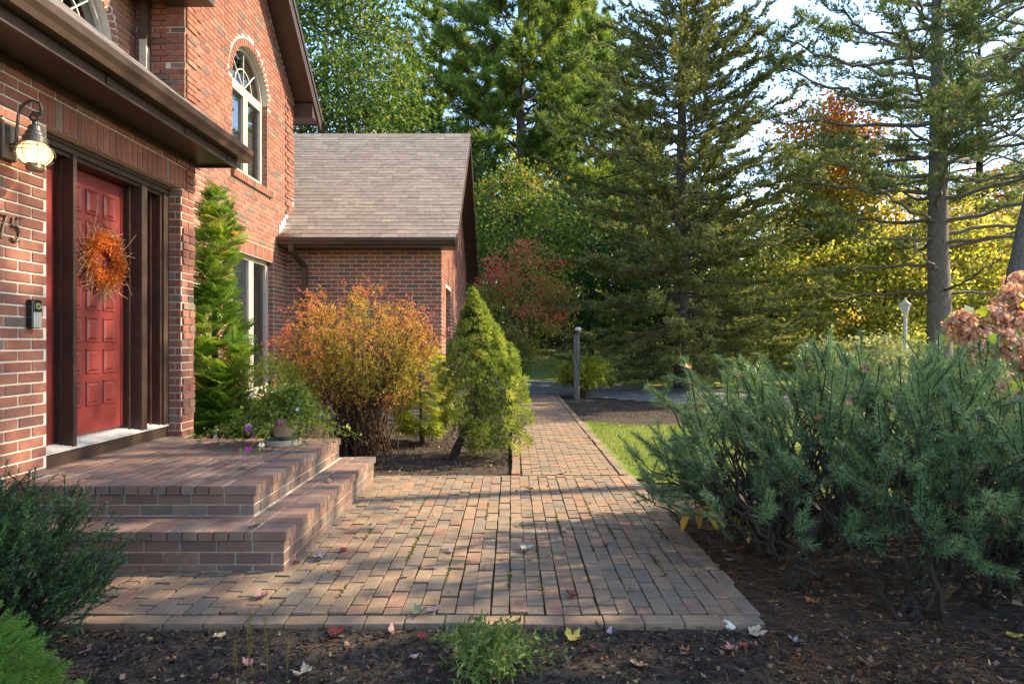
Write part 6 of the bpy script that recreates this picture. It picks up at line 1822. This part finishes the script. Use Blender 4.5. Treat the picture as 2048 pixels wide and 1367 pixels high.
crown_tree('leafy_tree', (8.2, 30, 0), 11, (8.2, 30, 5.8), (3.4, 2.5, 4.4), 170, 95, 0.16, M['dark_broadleaf'], M['bark_dark'], 'dark leafy tree behind the spruce', 0.2, tint=lambda P: 0.50, cs=0.6)
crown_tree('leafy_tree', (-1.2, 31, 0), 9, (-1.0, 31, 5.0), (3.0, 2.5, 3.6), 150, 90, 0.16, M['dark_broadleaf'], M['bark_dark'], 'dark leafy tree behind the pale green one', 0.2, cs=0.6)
crown_tree('red_maple', (13.9, 28, 0), 13.5, (14.0, 28, 7.6), (2.3, 2.2, 4.8), 220, 95, 0.16, M['red_maple'], M['bark_grey'], 'maple with red top and yellow lower leaves right of the spruce', 0.2,
           tint=lambda P: 0.20 + 0.09 * (P[:, 2] - 6.0) + 0.05 * (P[:, 0] - 13.5), cs=0.5, shell=0.3)
crown_tree('red_maple', (27.5, 35, 0), 11, (27.0, 35, 7.5), (4.0, 3.0, 3.6), 130, 75, 0.19, M['red_maple'], M['bark_grey'], 'orange maple at the right edge behind the pines', 0.2, tint=lambda P: 0.66 + 0 * P[:, 0], cs=0.6)
golds = [((10.6, 25.5), 3.1, (2.5, 2.0, 2.9), 'golden leafy tree between spruce and maple', 0.40), ((14.6, 24.5), 3.2, (2.4, 1.9, 2.5), 'golden understory tree behind the lamp post', 0.42), ((17.8, 25.5), 4.2, (2.4, 2.0, 3.2), 'golden leafy tree behind the open pine trunk', 0.50),
         ((20.8, 26), 3.8, (2.6, 2.0, 3.4), 'golden tree in the gap right of the open pine', 0.46), ((24.5, 28), 5.2, (2.8, 2.2, 3.6), 'golden orange tree at the right edge', 0.62), ((16.2, 33), 6.5, (3.2, 2.6, 4.0), 'tall orange yellow tree far behind the lamp post', 0.66), ((11.8, 35), 6.0, (3.0, 2.6, 4.2), 'yellow green tree far behind the maple', 0.35), ((22, 36), 6.8, (3.4, 2.6, 4.2), 'amber tree far behind the slender pine', 0.62)]
for (x, y), zc, r, lab, t0 in golds:
    crown_tree('golden_tree', (x, y, 0), zc + r[2], (x, y, zc), r, 140, 70, 0.16, M['gold_leaf'], M['bark_dark'], lab, 0.11, tint=lambda P, t0=t0: t0 + 0 * P[:, 0], cs=0.40, group='golden autumn trees')
for x, y, lab in ((2.5, 38.5, 'dark thicket behind the left end of the lattice fence'), (7.0, 39.5, 'dark thicket behind the middle of the lattice fence'), (11.5, 39, 'dark thicket behind the right end of the lattice fence')):
    crown_tree('thicket', (x, y, 0), 5, (x, y, 2.9), (2.9, 1.6, 2.2), 130, 60, 0.22, M['dark_broadleaf'], M['bark_dark'], lab, 0.08, tint=lambda P: 0.2 + 0 * P[:, 0], cat='shrub', cs=0.5)
# shrubs round the end of the path
crown_tree('burning_bush', (0.2, 18.2, 0), 4.2, (0.3, 18.2, 2.55), (1.55, 1.3, 1.75), 150, 60, 0.08, M['burning_bush'], M['twig_brown'], 'reddish burning bush at the far corner of the garage', 0.05, tint=lambda P: 0.42 + 0.10 * (P[:, 2] - 2.5), cat='shrub', cs=0.20, csd=0.26)
crown_tree('green_shrub', (-0.1, 16.9, 0), 1.6, (0.0, 16.9, 0.95), (0.5, 0.4, 0.75), 60, 60, 0.06, M['broadleaf'], M['twig_brown'], 'small green and yellow shrub below the burning bush', 0.03, tint=lambda P: 0.75 + 0 * P[:, 0], cat='shrub', cs=0.14)
crown_tree('pale_shrub', (9.9, 17.5, 0), 1.6, (9.9, 17.5, 0.75), (1.5, 0.9, 0.75), 90, 70, 0.09, M['pale_shrub'], M['twig_brown'], 'pale sunlit shrub below the lamp post', 0.03, cat='shrub', cs=0.25)
crown_tree('low_shrub', (15.5, 22.0, 0), 2.2, (15.5, 22, 1.1), (2.4, 1.2, 1.1), 110, 70, 0.10, M['gold_leaf'], M['twig_brown'], 'yellow green bush at the foot of the open pine', 0.04, tint=lambda P: 0.35 + 0 * P[:, 0], cat='shrub', cs=0.3)
crown_tree('low_shrub', (19.5, 23.5, 0), 2.2, (19.5, 23.5, 1.1), (2.4, 1.2, 1.1), 110, 70, 0.10, M['gold_leaf'], M['twig_brown'], 'yellow green bush behind the leaning trunk', 0.04, tint=lambda P: 0.4 + 0 * P[:, 0], cat='shrub', cs=0.3)
# the wood beyond, one mass
a = Acc(); ncl = 1000
cl = np.stack([rng.uniform(-60, 90, ncl), rng.uniform(50, 75, ncl), 0 * rng.random(ncl)], 1); hmax = 9 + 4 * np.sin(cl[:, 0] * 0.21) + 3 * np.sin(cl[:, 0] * 0.53 + 1) + 6 * (cl[:, 0] < 18)
cl[:, 2] = ground_z(cl[:, 0], cl[:, 1]) + hmax * rng.random(ncl) ** 0.8
nlow = 500; low = np.stack([rng.uniform(-25, 50, nlow), rng.uniform(43, 49, nlow), 0 * rng.random(nlow)], 1); low[:, 2] = ground_z(low[:, 0], low[:, 1]) + 3.0 * rng.random(nlow); cl = np.concatenate([cl, low]); ncl += nlow
i = np.repeat(np.arange(ncl), 50); m = len(i); P = cl[i] + rng.normal(0, 1, (m, 3)) * [1.3, 1.2, 0.9]
tb = 0.35 + 0.25 * np.sin(cl[:, 0] * 0.33) + 0.12 * rng.normal(0, 1, ncl) + 0.12 * (cl[:, 0] > 15)
a.inst(LEAF, P, frames(sphere(m)), np.where(cl[i][:, 1] < 50, 0.7, 1.2) * rng.uniform(0.30, 0.55, m), clip01(tb[i] + rng.normal(0, 0.12, m)))
nt_ = 130; x = rng.uniform(-60, 90, nt_); y = rng.uniform(46, 70, nt_); g0 = ground_z(x, y)
a.sticks(np.stack([x, y, g0 - 0.2], 1), np.stack([x + rng.normal(0, 0.4, nt_), y, g0 + rng.uniform(6, 12, nt_)], 1), 0.22, 0.08, 0.0)
a.build('far_woods', M['gold_leaf'], None, kind='stuff')['label'] = 'far autumn woodland seen between the trees'
# two leafy trees standing out of view to the right; their crowns shade the patio
crown_tree('shade_tree', (12.6, 4.6, 0), 12, (11.6, 3.7, 8.9), (5.2, 2.7, 2.7), 180, 80, 0.17, M['broadleaf'], M['bark_grey'], 'leafy tree outside the right edge that shades the patio', 0.28, cs=0.55)
crown_tree('shade_tree', (15.2, 0.2, 0), 13, (14.6, 0.3, 9.6), (4.0, 3.2, 3.0), 140, 95, 0.17, M['broadleaf'], M['bark_grey'], 'second leafy tree outside the right edge nearer the viewer', 0.28, cs=0.55)
crown_tree('shade_tree', (13.2, 8.0, 0), 15, (12.4, 8.0, 13.0), (2.2, 1.7, 1.9), 48, 46, 0.16, M['broadleaf'], M['bark_grey'], 'third leafy tree outside the right edge that dapples the door', 0.22, cs=0.5)
